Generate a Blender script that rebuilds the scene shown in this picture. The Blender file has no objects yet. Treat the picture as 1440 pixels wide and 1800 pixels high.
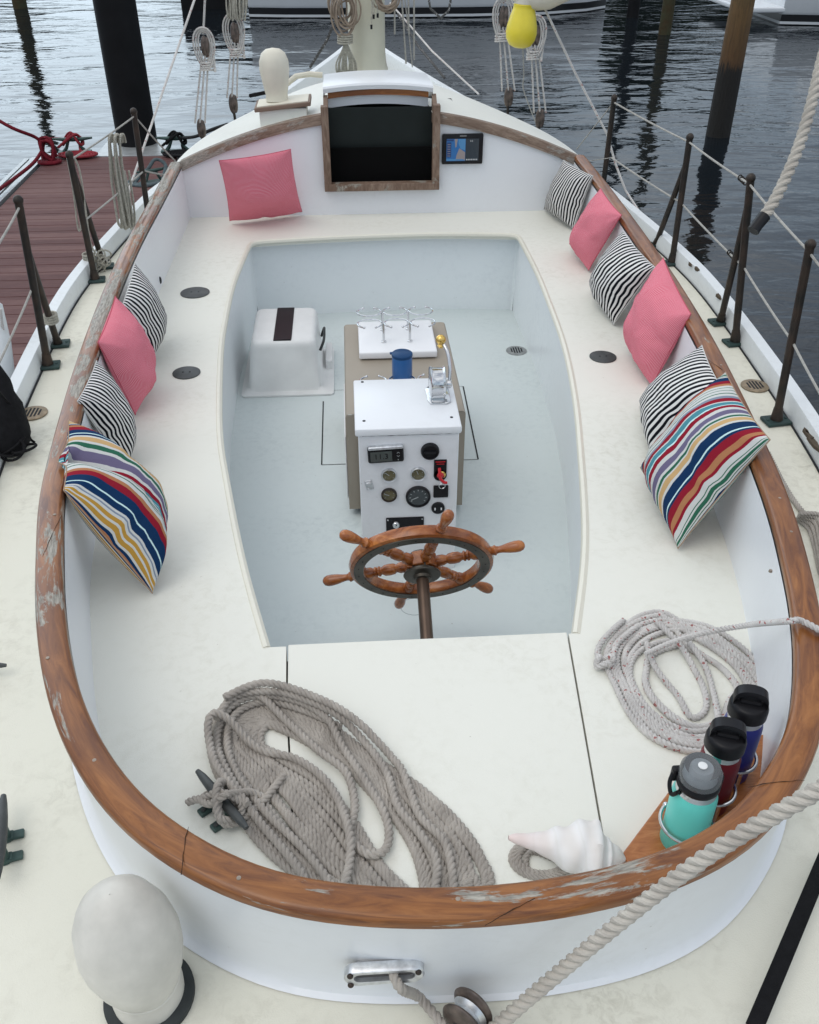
import bpy, bmesh, math, random
import numpy as np
from mathutils import Vector, Matrix, noise
random.seed(7)
sc = bpy.context.scene
COL = sc.collection
R = math.radians
# ------------------------------------------------------------------ camera
FPX = 1600.0; PITCH = R(35.5); YAW = R(3.7); CAM = Vector((-.16, 0, 1.5))
fw = Vector((math.sin(YAW)*math.cos(PITCH), math.cos(YAW)*math.cos(PITCH), -math.sin(PITCH)))
rt = Vector((math.cos(YAW), -math.sin(YAW), 0)); up = rt.cross(fw)
cd = bpy.data.cameras.new('camera'); cam = bpy.data.objects.new('camera', cd); COL.objects.link(cam)
cam.matrix_world = Matrix.Translation(CAM) @ Matrix((rt, up, -fw)).transposed().to_4x4()
cd.sensor_fit = 'HORIZONTAL'; cd.sensor_width = 36; cd.lens = FPX/1440*36; cd.clip_start = .02; cd.clip_end = 2000
sc.camera = cam
# measured points on known planes of the boat (level z, station y, side x)
def ray(u, v): return (u-720)*rt - (v-900)*up + FPX*fw
def P(u, v, z): d = ray(u, v); return CAM + d*((z-CAM.z)/d.z)
def PY(u, v, y): d = ray(u, v); return CAM + d*((y-CAM.y)/d.y)
def PD(u, v, dep): d = ray(u, v); return CAM + d*(dep/FPX)
# ------------------------------------------------------------------ materials
def newmat(name):
    m = bpy.data.materials.new(name); m.use_nodes = True; nt = m.node_tree
    b = nt.nodes['Principled BSDF']; return m, nt, b
def N(nt, t, **k):
    n = nt.nodes.new(t)
    for a, v in k.items():
        if a in n.inputs.keys(): n.inputs[a].default_value = v
        else: setattr(n, a, v)
    return n
def L(nt, a, b): nt.links.new(a, b)
def rgb(c): return (c[0], c[1], c[2], 1)
def ramp(nt, stops, interp='LINEAR'):
    r = nt.nodes.new('ShaderNodeValToRGB'); r.color_ramp.interpolation = interp
    e = r.color_ramp.elements
    while len(e) > 1: e.remove(e[-1])
    e[0].position = stops[0][0]; e[0].color = rgb(stops[0][1])
    for p, c in stops[1:]:
        x = e.new(p); x.color = rgb(c)
    return r
def tex(nt, scale=(1, 1, 1), uv=False):
    tc = N(nt, 'ShaderNodeTexCoord'); mp = N(nt, 'ShaderNodeMapping'); mp.inputs['Scale'].default_value = scale
    L(nt, tc.outputs['UV' if uv else 'Object'], mp.inputs[0]); return mp.outputs[0]
def noise_n(nt, vec, scale, detail=4, rough=.55, dist=0):
    n = N(nt, 'ShaderNodeTexNoise'); n.inputs['Scale'].default_value = scale; n.inputs['Detail'].default_value = detail
    n.inputs['Roughness'].default_value = rough; n.inputs['Distortion'].default_value = dist
    L(nt, vec, n.inputs['Vector']); return n.outputs['Fac']
def mixc(nt, fac, a, b):
    m = N(nt, 'ShaderNodeMix'); m.data_type = 'RGBA'
    for inp, v in ((m.inputs[0], fac), (m.inputs[6], a), (m.inputs[7], b)):
        if isinstance(v, (tuple, list)): inp.default_value = rgb(v)
        elif isinstance(v, (int, float)): inp.default_value = v
        else: L(nt, v, inp)
    return m.outputs[2]
def bump(nt, b, h, strength=.3, dist=.002, prev=None):
    n = N(nt, 'ShaderNodeBump'); n.inputs['Strength'].default_value = strength; n.inputs['Distance'].default_value = dist
    L(nt, h, n.inputs['Height'])
    if prev: L(nt, prev, n.inputs['Normal'])
    L(nt, n.outputs[0], b.inputs['Normal']); return n.outputs[0]
def simple(name, col, rough=.5, metal=0, var=.12, vscale=8, bs=0, bscale=200, bd=.001, col2=None, coat=0):
    m, nt, b = newmat(name); v = tex(nt)
    f = noise_n(nt, v, vscale, 5)
    rp = ramp(nt, [(.3, [c*(1-var) for c in col]), (.7, col2 or [min(1, c*(1+var)) for c in col])]); L(nt, f, rp.inputs[0])
    L(nt, rp.outputs[0], b.inputs['Base Color'])
    b.inputs['Roughness'].default_value = rough; b.inputs['Metallic'].default_value = metal
    if max(col) < .15 and not metal and rough > .3: b.inputs['Specular IOR Level'].default_value = .2
    b.inputs['Coat Weight'].default_value = coat
    if bs: bump(nt, b, noise_n(nt, v, bscale, 3), bs, bd)
    return m
def paint(name, col, spot, rough=.35, nonskid=False, stain=.5):
    m, nt, b = newmat(name); v = tex(nt)
    big = noise_n(nt, v, 2.2, 6, .6); fine = noise_n(nt, v, 35, 4, .7, .5)
    r1 = ramp(nt, [(.42, (0, 0, 0)), (.72, (1, 1, 1))]); L(nt, big, r1.inputs[0])
    r2 = ramp(nt, [(.45, (0, 0, 0)), (.8, (1, 1, 1))]); L(nt, fine, r2.inputs[0])
    mm = N(nt, 'ShaderNodeMath', operation='MULTIPLY'); L(nt, r1.outputs[0], mm.inputs[0]); L(nt, r2.outputs[0], mm.inputs[1])
    m2 = N(nt, 'ShaderNodeMath', operation='MULTIPLY'); m2.inputs[1].default_value = stain; L(nt, mm.outputs[0], m2.inputs[0])
    c = mixc(nt, m2.outputs[0], col, spot)
    # sparse tiny specks of dirt
    sp = noise_n(nt, v, 70, 2); r3 = ramp(nt, [(.76, (0, 0, 0)), (.8, (1, 1, 1))]); L(nt, sp, r3.inputs[0])
    m3 = N(nt, 'ShaderNodeMath', operation='MULTIPLY'); m3.inputs[1].default_value = .5; L(nt, r3.outputs[0], m3.inputs[0])
    c = mixc(nt, m3.outputs[0], c, (.25, .22, .17))
    L(nt, c, b.inputs['Base Color']); b.inputs['Roughness'].default_value = rough
    if nonskid:
        p = bump(nt, b, noise_n(nt, v, 420, 2, .5), .35, .0012)
        bump(nt, b, noise_n(nt, v, 6, 3), .15, .006, p)
    else:
        p = bump(nt, b, noise_n(nt, v, 14, 3), .12, .003)
        bump(nt, b, noise_n(nt, v, 300, 2), .08, .0006, p)
    return m
def wood(name, dark, mid, light, worn, wornamt=.55, gloss=.3, sc_=(1, 1, 1), uv=True, coat=.5, wearx=0):
    m, nt, b = newmat(name)
    v = tex(nt, sc_, uv); g = noise_n(nt, v, 6, 6, .65, 1.2)
    rp = ramp(nt, [(.3, dark), (.5, mid), (.72, light)]); L(nt, g, rp.inputs[0])
    v3 = tex(nt); bigv = noise_n(nt, v3, 3, 3); bgr = ramp(nt, [(.42, (0, 0, 0)), (.75, (.75, .75, .75))]); L(nt, bigv, bgr.inputs[0]); c = mixc(nt, bgr.outputs[0], rp.outputs[0], dark)
    v2 = tex(nt); pt = noise_n(nt, tex(nt, (.75, 3.2, 3.2), True) if uv else v2, 7, 7, .66, .3)
    bm_ = noise_n(nt, v2, 1.1, 2); am = N(nt, 'ShaderNodeMath', operation='MULTIPLY_ADD'); am.inputs[1].default_value = .55; L(nt, bm_, am.inputs[0]); L(nt, pt, am.inputs[2])
    sb = N(nt, 'ShaderNodeMath', operation='SUBTRACT'); L(nt, am.outputs[0], sb.inputs[0]); sb.inputs[1].default_value = .275
    sx_ = N(nt, 'ShaderNodeSeparateXYZ'); L(nt, v2, sx_.inputs[0]); wx_ = N(nt, 'ShaderNodeMath', operation='MULTIPLY_ADD'); wx_.inputs[1].default_value = -wearx; L(nt, sx_.outputs[0], wx_.inputs[0]); L(nt, sb.outputs[0], wx_.inputs[2]); sb = wx_
    rq = ramp(nt, [(wornamt, (0, 0, 0)), (wornamt+.04, (1, 1, 1))]); L(nt, sb.outputs[0], rq.inputs[0])
    sm = noise_n(nt, tex(nt, [s*1.5 for s in sc_], uv), 14, 5, .7); rs = ramp(nt, [(.35, worn), (.6, [w*.45 for w in worn]), (.75, mid)]); L(nt, sm, rs.inputs[0])
    c = mixc(nt, rq.outputs[0], c, rs.outputs[0]); L(nt, c, b.inputs['Base Color'])
    rr = N(nt, 'ShaderNodeMapRange'); rr.inputs[3].default_value = gloss; rr.inputs[4].default_value = .85; L(nt, rq.outputs[0], rr.inputs[0])
    L(nt, rr.outputs[0], b.inputs['Roughness'])
    b.inputs['Coat Weight'].default_value = coat*.5; b.inputs['Coat Roughness'].default_value = .2; b.inputs['Specular IOR Level'].default_value = .35
    p = bump(nt, b, g, .25, .0015); bump(nt, b, rq.outputs[0], -.35, .001, p)
    return m
M = {}
M['white'] = paint('white_gloss_paint', (.765, .785, .805), (.5, .49, .46), .3, stain=.25)
M['cream'] = paint('cream_nonskid', (.76, .755, .68), (.52, .50, .40), .6, True, .65)
M['deckcream'] = paint('deck_nonskid', (.73, .71, .605), (.34, .31, .23), .6, True, .85)
M['lip'] = paint('cream_gloss', (.72, .70, .60), (.55, .5, .4), .35)
M['roofpaint'] = paint('roof_cream', (.74, .74, .68), (.5, .55, .48), .5, True, .5)
M['sole'] = paint('sole_grey_blue', (.61, .67, .665), (.42, .48, .49), .5, True, .7)
M['wellwall'] = paint('well_wall_pale_blue', (.80, .84, .85), (.5, .54, .57), .35)
M['bulwark'] = paint('bulwark_white', (.70, .73, .74), (.4, .4, .36), .4, stain=.6)
M['teak'] = wood('varnished_teak', (.11, .035, .012), (.235, .085, .022), (.36, .145, .04), (.44, .41, .35), .60, .30, (1.2, 8, 8), wearx=.12)
M['oldteak'] = wood('weathered_teak', (.13, .085, .06), (.24, .17, .125), (.36, .28, .22), (.42, .38, .33), .55, .6, (2, 14, 14), coat=0)
M['wheelwood'] = wood('varnished_mahogany', (.15, .04, .012), (.33, .10, .024), (.52, .20, .055), (.5, .33, .2), .74, .18, (3, 6, 6), False, .8)
M['shelfwood'] = wood('orange_varnished_teak', (.26, .08, .02), (.36, .125, .035), (.45, .18, .06), (.3, .12, .05), .9, .3, (3, 14, 14), False)
M['bronze'] = simple('patinated_bronze', (.022, .024, .022), .5, .4, .35, 14, .3, 120, .001, (.055, .036, .026))
M['darkring'] = simple('dark_bronze', (.085, .075, .06), .42, .7, .3, 20, .2, 100)
M['verdigris'] = simple('verdigris', (.05, .11, .10), .6, .4, .4, 25, .4, 90, .001, (.04, .06, .06))
M['shaft'] = simple('brown_bronze_shaft', (.11, .075, .055), .35, .7, .3, 12)
M['chrome'] = simple('polished_steel', (.62, .63, .64), .12, 1, .05, 10)
M['galv'] = simple('worn_chrome', (.62, .64, .66), .3, .75, .25, 60, .2, 80)
M['brass'] = simple('brass', (.75, .5, .15), .15, 1, .05)
M['black'] = simple('black_plastic', (.012, .012, .014), .35, 0, .2)
M['blackrope'] = simple('black_rope', (.007, .007, .008), .85, 0, .3, 60, .5, 400, .002)
M['rubber'] = simple('dark_rubber', (.04, .045, .045), .6, 0, .2, 30, .2)
M['plate'] = simple('dark_grey_plate', (.055, .06, .06), .5, .1, .3, 25, .2)
M['glass'] = simple('dial_glass', (.05, .055, .06), .08, 0, .1)
M['dialold'] = simple('yellowed_dial', (.13, .12, .07), .12, 0, .3, 60)
M['void'] = simple('dark_interior', (.012, .014, .014), .6)
M['seam'] = simple('dark_seam', (.03, .032, .035), .8)
M['redplastic'] = simple('red_plastic', (.6, .015, .025), .35)
M['whiteplastic'] = simple('white_moulded_plastic', (.72, .73, .72), .45, 0, .06, 9, .1, 200)
M['whiteboard'] = simple('white_board', (.80, .81, .82), .35, 0, .03)
M['tarp'] = simple('beige_vinyl', (.31, .27, .215), .5, 0, .06, 4, .15, 300)
M['bottle_teal'] = simple('turquoise_powdercoat', (.13, .66, .57), .4, 0, .03, 10, .1, 500, .0004)
M['bottle_red'] = simple('maroon_powdercoat', (.14, .008, .016), .38, 0, .05)
M['bottle_blue'] = simple('blue_powdercoat', (.012, .02, .22), .35, 0, .05)
M['cooler_blue'] = simple('blue_can', (.01, .10, .30), .3, 0, .08)
M['yellow'] = simple('yellow_buoy', (.80, .66, .05), .35, 0, .08, 10)
M['canvas'] = simple('dirty_cream_cover', (.57, .55, .49), .5, 0, .1, 9, .3, 24, .004, (.74, .71, .64))
M['canvasclean'] = simple('cream_cover', (.70, .66, .55), .55, 0, .05, 12, .15, 60)
M['mast'] = simple('mast_cream', (.60, .58, .47), .35, 0, .06, 5, .1, 20)
M['cord'] = simple('grey_line', (.36, .35, .32), .8, 0, .2, 80, .5, 500)
M['lashing'] = simple('weathered_cord', (.42, .40, .34), .85, 0, .25, 90, .5, 500)
M['blockwood'] = simple('old_block', (.05, .04, .034), .4, .1, .4, 40, .3, 60, .002, (.16, .12, .10))
M['pile'] = simple('wooden_pile', (.11, .07, .035), .8, 0, .5, 6, .6, 12, .02, (.05, .055, .03))
M['blackpile'] = simple('black_sleeve', (.006, .006, .007), .6, 0, .3, 5, .2, 10)
M['hullwhite'] = simple('hull_white', (.66, .68, .70), .25, 0, .04, 2)
M['hulldark'] = simple('hull_black', (.01, .01, .012), .3)
M['grime'] = simple('green_bronze', (.05, .09, .08), .5, .3, .3, 30, .3)
def ropemat(name, c1, c2, fleck=None):
    m, nt, b = newmat(name); v = tex(nt)
    f = noise_n(nt, v, 18, 5, .6); rp = ramp(nt, [(.3, c1), (.7, c2)]); L(nt, f, rp.inputs[0]); c = rp.outputs[0]
    if fleck:
        q = noise_n(nt, v, 90, 1); r2 = ramp(nt, [(.66, (0, 0, 0)), (.7, (1, 1, 1))]); L(nt, q, r2.inputs[0])
        c = mixc(nt, r2.outputs[0], c, fleck)
    L(nt, c, b.inputs['Base Color']); b.inputs['Roughness'].default_value = .9
    bump(nt, b, noise_n(nt, v, 900, 3, .7), .5, .0012); return m
M['rope_grey'] = ropemat('grey_hemp_rope', (.32, .288, .255), (.49, .45, .40))
M['rope_white'] = ropemat('white_fleck_rope', (.50, .48, .46), (.68, .66, .63), (.38, .15, .14))
M['rope_cream'] = ropemat('cream_rope', (.44, .40, .35), (.62, .58, .51))
M['rope_red'] = ropemat('red_rope', (.14, .01, .02), (.3, .02, .03))
M['rope_tan'] = ropemat('tan_rope', (.28, .22, .17), (.42, .34, .27))
M['rope_dark'] = ropemat('dark_fleck_rope', (.06, .06, .06), (.12, .12, .12), (.6, .6, .6))
def fabric_base(m, nt, b, c):
    L(nt, c, b.inputs['Base Color']); b.inputs['Roughness'].default_value = .9
    b.inputs['Specular IOR Level'].default_value = .15
    v = tex(nt); p = bump(nt, b, noise_n(nt, v, 22, 4, .6, .6), .5, .008); bump(nt, b, noise_n(nt, v, 700, 2), .3, .0006, p)
def stripes_mat(name, n, axis, c1, c2, duty=.5, wob=.006):
    m, nt, b = newmat(name); tc = N(nt, 'ShaderNodeTexCoord'); s = N(nt, 'ShaderNodeSeparateXYZ'); L(nt, tc.outputs['UV'], s.inputs[0])
    w = noise_n(nt, tc.outputs['UV'], 2.5, 1)
    a = N(nt, 'ShaderNodeMath', operation='MULTIPLY_ADD'); L(nt, w, a.inputs[0]); a.inputs[1].default_value = wob*2; L(nt, s.outputs[axis], a.inputs[2])
    k = N(nt, 'ShaderNodeMath', operation='MULTIPLY'); k.inputs[1].default_value = n; L(nt, a.outputs[0], k.inputs[0])
    fr = N(nt, 'ShaderNodeMath', operation='FRACT'); L(nt, k.outputs[0], fr.inputs[0])
    rp = ramp(nt, [(0, c1), (duty-.04, c1), (duty+.02, c2), (.96, c2), (1, c1)]); L(nt, fr.outputs[0], rp.inputs[0])
    fabric_base(m, nt, b, rp.outputs[0]); return m
M['bw'] = stripes_mat('black_white_stripe', 19, 1, (.004, .005, .009), (.74, .73, .71), .5, .008)
M['bw2'] = stripes_mat('black_white_stripe_across', 19, 0, (.012, .013, .02), (.74, .73, .71), .48, .012)
M['pink'] = stripes_mat('red_pinstripe', 80, 1, (.66, .095, .15), (.74, .35, .40), .55, .004)
NAVY = (.006, .032, .095); RED = (.26, .012, .028); TAN = (.42, .19, .09); WH = (.58, .59, .57); GRN = (.03, .13, .08); GRY = (.22, .26, .33)
TEAL = (.07, .25, .30); PUR = (.15, .13, .22); PEACH = (.55, .36, .17); LT = (.55, .75, .75); GOLD = (.48, .27, .05)
def multi_mat(name, seq, axis):
    m, nt, b = newmat(name); tc = N(nt, 'ShaderNodeTexCoord'); s = N(nt, 'ShaderNodeSeparateXYZ'); L(nt, tc.outputs['UV'], s.inputs[0])
    w = noise_n(nt, tc.outputs['UV'], 2.5, 1)
    a = N(nt, 'ShaderNodeMath', operation='MULTIPLY_ADD'); L(nt, w, a.inputs[0]); a.inputs[1].default_value = .02; L(nt, s.outputs[axis], a.inputs[2])
    a2 = N(nt, 'ShaderNodeMath', operation='SUBTRACT'); a4 = N(nt, 'ShaderNodeMath', operation='MULTIPLY_ADD'); L(nt, a.outputs[0], a4.inputs[0]); a4.inputs[1].default_value = 1.18; a4.inputs[2].default_value = .82
    a5 = N(nt, 'ShaderNodeMath', operation='FRACT'); L(nt, a4.outputs[0], a5.inputs[0]); L(nt, a5.outputs[0], a2.inputs[0]); a2.inputs[1].default_value = 0
    half = len(seq)//2; tot = sum(x[0] for x in seq); pos = 0; st = []
    for wd, c in seq: st.append((pos/tot, c)); pos += wd
    r1 = ramp(nt, st[:half], 'CONSTANT'); r2 = ramp(nt, st[half:], 'CONSTANT'); cut = st[half][0]
    L(nt, a2.outputs[0], r1.inputs[0]); L(nt, a2.outputs[0], r2.inputs[0])
    g = N(nt, 'ShaderNodeMath', operation='GREATER_THAN'); g.inputs[1].default_value = cut; L(nt, a2.outputs[0], g.inputs[0])
    fabric_base(m, nt, b, mixc(nt, g.outputs[0], r1.outputs[0], r2.outputs[0])); return m
SEQ = [(3, NAVY), (2.5, RED), (2, TAN), (1.5, WH), (.5, GRN), (1.8, WH), (.5, GRN), (2.2, WH), (.5, GRN), (1.6, WH), (1.5, GRY), (2.2, RED), (.5, WH), (2.4, TEAL), (.5, LT), (2.0, RED),
       (1.5, WH), (2.2, PUR), (.8, WH), (1.2, GRN), (.6, WH), (2, PEACH), (1, WH), (3.6, NAVY), (.6, LT), (1.2, NAVY), (2.8, RED), (2.4, TAN), (1.2, RED), (2.2, WH), (.5, GRN), (.8, WH), (1.8, GRN), (.5, WH), (.4, GRN), (1.0, WH)]
M['multi'] = multi_mat('multicolour_stripe', SEQ, 1)
SEQ2 = [(1.5, TAN), (3, RED), (3, NAVY), (.7, LT), (1.5, NAVY), (1, WH), (2, PEACH), (1, WH), (1.2, GRN), (.8, WH), (2.2, PUR), (1, WH), (1.8, RED), (2, TEAL), (.6, LT), (1.2, TEAL), (1.6, RED),
        (3, WH), (.5, GRN), (1.6, WH), (.5, GRN), (2.2, WH), (1.6, TAN), (2.8, RED), (4, NAVY), (.6, LT), (2.5, NAVY), (.8, WH), (.8, GRY), (1, WH), (1.5, GOLD), (.9, WH), (1.6, GOLD), (.8, WH), (1.2, NAVY)]
M['multi2'] = multi_mat('multicolour_stripe_gold', SEQ2, 1)
# ------------------------------------------------------------------ mesh helpers
def tag(o, label=None, cat=None, group=None, kind=None):
    if label: o['label'] = label
    if cat: o['category'] = cat
    if group: o['group'] = group
    if kind: o['kind'] = kind
    return o
def empty(name, loc, label, cat, group=None):
    o = bpy.data.objects.new(name, None); COL.objects.link(o); o.location = loc; o.empty_display_size = .05
    return tag(o, label, cat, group)
def worldloc(o):
    v = Vector((0, 0, 0))
    while o: v += o.location; o = o.parent
    return v
class MB:
    def __init__(s): s.v = []; s.f = []; s.uv = []; s.mi = []; s.sm = []; s.ci = 0; s.smooth = True; s.hasuv = False
    def face(s, idx, uv=None):
        s.f.append(tuple(idx)); s.uv.append(uv or [(0, 0)]*len(idx)); s.mi.append(s.ci); s.sm.append(s.smooth)
        if uv: s.hasuv = True
    def grid(s, rows, closeu=False, closev=False, uvf=None):
        b = len(s.v); nr = len(rows); nc = len(rows[0])
        for r in rows: s.v.extend([Vector(p) for p in r])
        for i in range(nr-(0 if closev else 1)):
            for j in range(nc-(0 if closeu else 1)):
                i2 = (i+1) % nr; j2 = (j+1) % nc
                uv = None
                if uvf: uv = [uvf(i, j), uvf(i, j+1), uvf(i+1, j+1), uvf(i+1, j)]
                s.face((b+i*nc+j, b+i*nc+j2, b+i2*nc+j2, b+i2*nc+j), uv)
    def box(s, c, d, rot=None, bev=0, seg=2):
        bm = bmesh.new(); bmesh.ops.create_cube(bm, size=1)
        for v in bm.verts: v.co = Vector((v.co.x*d[0], v.co.y*d[1], v.co.z*d[2]))
        if bev: bmesh.ops.bevel(bm, geom=bm.edges[:], offset=bev, segments=seg, profile=.5, affect='EDGES')
        s.frombm(bm, c, rot)
    def frombm(s, bm, c=(0, 0, 0), rot=None):
        b = len(s.v); bm.verts.index_update()
        for v in bm.verts:
            p = v.co.copy()
            if rot: p = rot @ p
            s.v.append(p+Vector(c))
        for f in bm.faces: s.face([b+v.index for v in f.verts])
        bm.free()
    def prism(s, pts, z0, z1, bev=0):
        bm = bmesh.new(); vs = [bm.verts.new((p[0], p[1], z0)) for p in pts]; f = bm.faces.new(vs)
        r = bmesh.ops.extrude_face_region(bm, geom=[f]); 
        for g in r['geom']:
            if isinstance(g, bmesh.types.BMVert): g.co.z = z1
        bmesh.ops.recalc_face_normals(bm, faces=bm.faces[:])
        if bev: bmesh.ops.bevel(bm, geom=bm.edges[:], offset=bev, segments=2, profile=.5, affect='EDGES')
        s.frombm(bm)
    def tube(s, pts, rad, n=8, caps=True, closed=False):
        fr = frames(pts, closed); rows = []
        for k, (p, t, a, b) in enumerate(fr):
            r = rad[k] if isinstance(rad, (list, tuple)) else rad
            rows.append([p+(a*math.cos(2*math.pi*i/n)+b*math.sin(2*math.pi*i/n))*r for i in range(n)])
        base = len(s.v); s.grid(rows, closeu=True, closev=closed)
        if caps and not closed:
            s.face([base+i for i in range(n)][::-1]); s.face([base+(len(rows)-1)*n+i for i in range(n)])
    def lathe(s, prof, mat4, n=24):
        rows = [[mat4 @ Vector((r*math.cos(2*math.pi*i/n), r*math.sin(2*math.pi*i/n), z)) for i in range(n)] for r, z in prof]
        base = len(s.v); s.grid(rows, closeu=True)
        if prof[0][0] > 1e-5: s.face([base+i for i in range(n)][::-1])
        if prof[-1][0] > 1e-5: s.face([base+(len(rows)-1)*n+i for i in range(n)])
    def rope(s, pts, Rr, pitch=None, n=9, amp=.26, ph0=0, caps=True):
        pitch = pitch or Rr*4.4; pts = resample(pts, pitch/(9 if n > 7 else 6)); fr = frames(pts); rows = []; d = 0
        pat = [(0, .68), (30, .93), (60, 1.03), (90, .93)] if n > 7 else [(0, .74), (60, 1.03)]
        prof = [(R(a0+120*k), r0) for k in range(3) for a0, r0 in pat]; n = len(prof)
        for k, (p, t, a, b) in enumerate(fr):
            if k: d += (pts[k]-pts[k-1]).length
            ph = 2*math.pi*d/pitch+ph0; row = []
            for a0, r0 in prof:
                th = a0+ph; rr = Rr*r0
                row.append(p+(a*math.cos(th)+b*math.sin(th))*rr)
            rows.append(row)
        base = len(s.v); s.grid(rows, closeu=True)
        if caps: s.face([base+i for i in range(n)][::-1]); s.face([base+(len(rows)-1)*n+i for i in range(n)])
    def ellipsoid(s, c, r, rot=None, nu=16, nv=10):
        rows = []
        for i in range(nv+1):
            th = math.pi*i/nv; row = []
            for j in range(nu):
                ph = 2*math.pi*j/nu; q = Vector((r[0]*math.sin(th)*math.cos(ph), r[1]*math.sin(th)*math.sin(ph), r[2]*math.cos(th)))
                row.append((rot @ q if rot else q)+Vector(c))
            rows.append(row)
        s.grid(rows, closeu=True)
    def build(s, name, mat, parent=None, origin=None):
        me = bpy.data.meshes.new(name)
        if parent is not None: o0 = worldloc(parent)
        elif origin is not None: o0 = Vector(origin)
        else:
            xs = [v.x for v in s.v]; ys = [v.y for v in s.v]; zs = [v.z for v in s.v]
            o0 = Vector(((min(xs)+max(xs))/2, (min(ys)+max(ys))/2, min(zs)))
        me.from_pydata([tuple(v-o0) for v in s.v], [], s.f)
        if s.hasuv:
            ul = me.uv_layers.new(name='UVMap'); k = 0
            for f in s.uv:
                for q in f: ul.data[k].uv = q; k += 1
        mats = mat if isinstance(mat, (list, tuple)) else [mat]
        for m in mats: me.materials.append(m)
        for p, mi, sm in zip(me.polygons, s.mi, s.sm): p.material_index = mi; p.use_smooth = sm
        bm = bmesh.new(); bm.from_mesh(me)
        bmesh.ops.remove_doubles(bm, verts=bm.verts[:], dist=1e-6)
        bmesh.ops.recalc_face_normals(bm, faces=bm.faces[:]); 
        for e in bm.edges:
            if len(e.link_faces) == 2 and e.calc_face_angle(0) > R(40): e.smooth = False
        bm.to_mesh(me); bm.free()
        o = bpy.data.objects.new(name, me); COL.objects.link(o)
        if parent is not None: o.parent = parent
        else: o.location = o0
        return o
def resample(pts, step):
    pts = [Vector(p) for p in pts]; out = [pts[0].copy()]; d = [0]
    for a, b in zip(pts, pts[1:]): d.append(d[-1]+(b-a).length)
    n = max(2, int(round(d[-1]/step))); j = 0
    for k in range(1, n+1):
        s = d[-1]*k/n
        while j < len(d)-2 and d[j+1] < s: j += 1
        seg = d[j+1]-d[j] or 1e-9; out.append(pts[j].lerp(pts[j+1], min(1, (s-d[j])/seg)))
    return out
def frames(pts, closed=False):
    pts = [Vector(p) for p in pts]; n = len(pts); T = []
    for i in range(n):
        if closed: t = pts[(i+1) % n]-pts[i-1]
        else: t = pts[min(i+1, n-1)]-pts[max(i-1, 0)]
        if t.length < 1e-9: t = T[-1] if T else Vector((0, 0, 1))
        T.append(t.normalized())
    a = T[0].orthogonal().normalized(); out = []
    for i in range(n):
        if i:
            a = a-T[i]*a.dot(T[i])
            if a.length < 1e-6: a = T[i].orthogonal()
            a.normalize()
        out.append((pts[i], T[i], a, T[i].cross(a)))
    return out
def spline(pts, m=8, closed=False):
    pts = [Vector(p) if len(p) == 3 else Vector((p[0], p[1], 0)) for p in pts]; n = len(pts); out = []
    rng = range(n if closed else n-1)
    for i in rng:
        if closed: a, b, c, d = pts[i-1], pts[i], pts[(i+1) % n], pts[(i+2) % n]
        else: a, b, c, d = pts[max(i-1, 0)], pts[i], pts[i+1], pts[min(i+2, n-1)]
        for k in range(m):
            t = k/m; out.append(.5*((2*b)+(c-a)*t+(2*a-5*b+4*c-d)*t*t+(3*b-a-3*c+d)*t**3))
    if not closed: out.append(pts[-1].copy())
    return out
def smooth2(pts, it=6):
    pts = [p.copy() for p in pts]
    for _ in range(it):
        q = [p.copy() for p in pts]
        for i in range(1, len(pts)-1): q[i] = (pts[i-1]+pts[i]*2+pts[i+1])/4
        pts = q
    return pts
def offset(pts, d):
    out = []
    n = len(pts)
    for i in range(n):
        t = (pts[min(i+1, n-1)]-pts[max(i-1, 0)]); t.z = 0; t.normalize()
        out.append(pts[i]+Vector((-t.y, t.x, 0))*d)
    return out
def axm(o, z, x=None):
    z = Vector(z).normalized(); x = Vector(x) if x else z.orthogonal(); x = (x-z*x.dot(z)).normalized(); y = z.cross(x)
    m = Matrix((x, y, z)).transposed().to_4x4(); return Matrix.Translation(Vector(o)) @ m
def text(name, s, size, m4, mat, parent, ex=.0004):
    c = bpy.data.curves.new(name, 'FONT'); c.body = s; c.size = size; c.extrude = ex; c.align_x = 'CENTER'; c.align_y = 'CENTER'
    t = bpy.data.objects.new('t', c); COL.objects.link(t); bpy.context.view_layer.update()
    me = bpy.data.meshes.new_from_object(t); bpy.data.objects.remove(t)
    o0 = worldloc(parent); me.transform(Matrix.Translation(-o0) @ m4); me.materials.clear(); me.materials.append(mat)
    o = bpy.data.objects.new(name, me); COL.objects.link(o); o.parent = parent; return o
# ------------------------------------------------------------------ the sailboat
YB = 4.8            # station of the cabin's after bulkhead
ZC = .28            # coaming height
inner = [(-1.0, 4.8), (-1.0, 4.2), (-1.002, 3.6), (-.985, 3.073), (-.956, 2.622), (-.93, 2.33), (-.878, 1.881), (-.822, 1.627), (-.778, 1.453), (-.724, 1.286), (-.668, 1.153), (-.614, 1.06),
         (-.551, .974), (-.486, .91), (-.409, .854), (-.329, .81), (-.244, .783), (-.169, .771), (-.077, .761), (.006, .76), (.091, .764), (.179, .777), (.27, .796), (.345, .825), (.422, .868),
         (.481, .923), (.537, .983), (.574, 1.03), (.614, 1.106), (.666, 1.224), (.712, 1.357), (.745, 1.48), (.783, 1.631), (.825, 1.854), (.88, 2.25), (.925, 2.65), (.958, 3.1), (.975, 3.5), (.988, 3.9), (.997, 4.3), (1.0, 4.8)]
INN = smooth2(resample(spline(inner, 6), .03), 8)
CW = .05
OUT = offset(INN, -CW)
boat = empty('sailboat', (0, 2.5, 0), 'white sailboat with an oval cockpit, teak rail and cream decks, seen from its stern', 'sailboat')
def part(mb, name, mat, label=None, parent=None):
    o = mb.build(name, mat, parent or boat)
    if label: o['label'] = label
    return o
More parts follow.
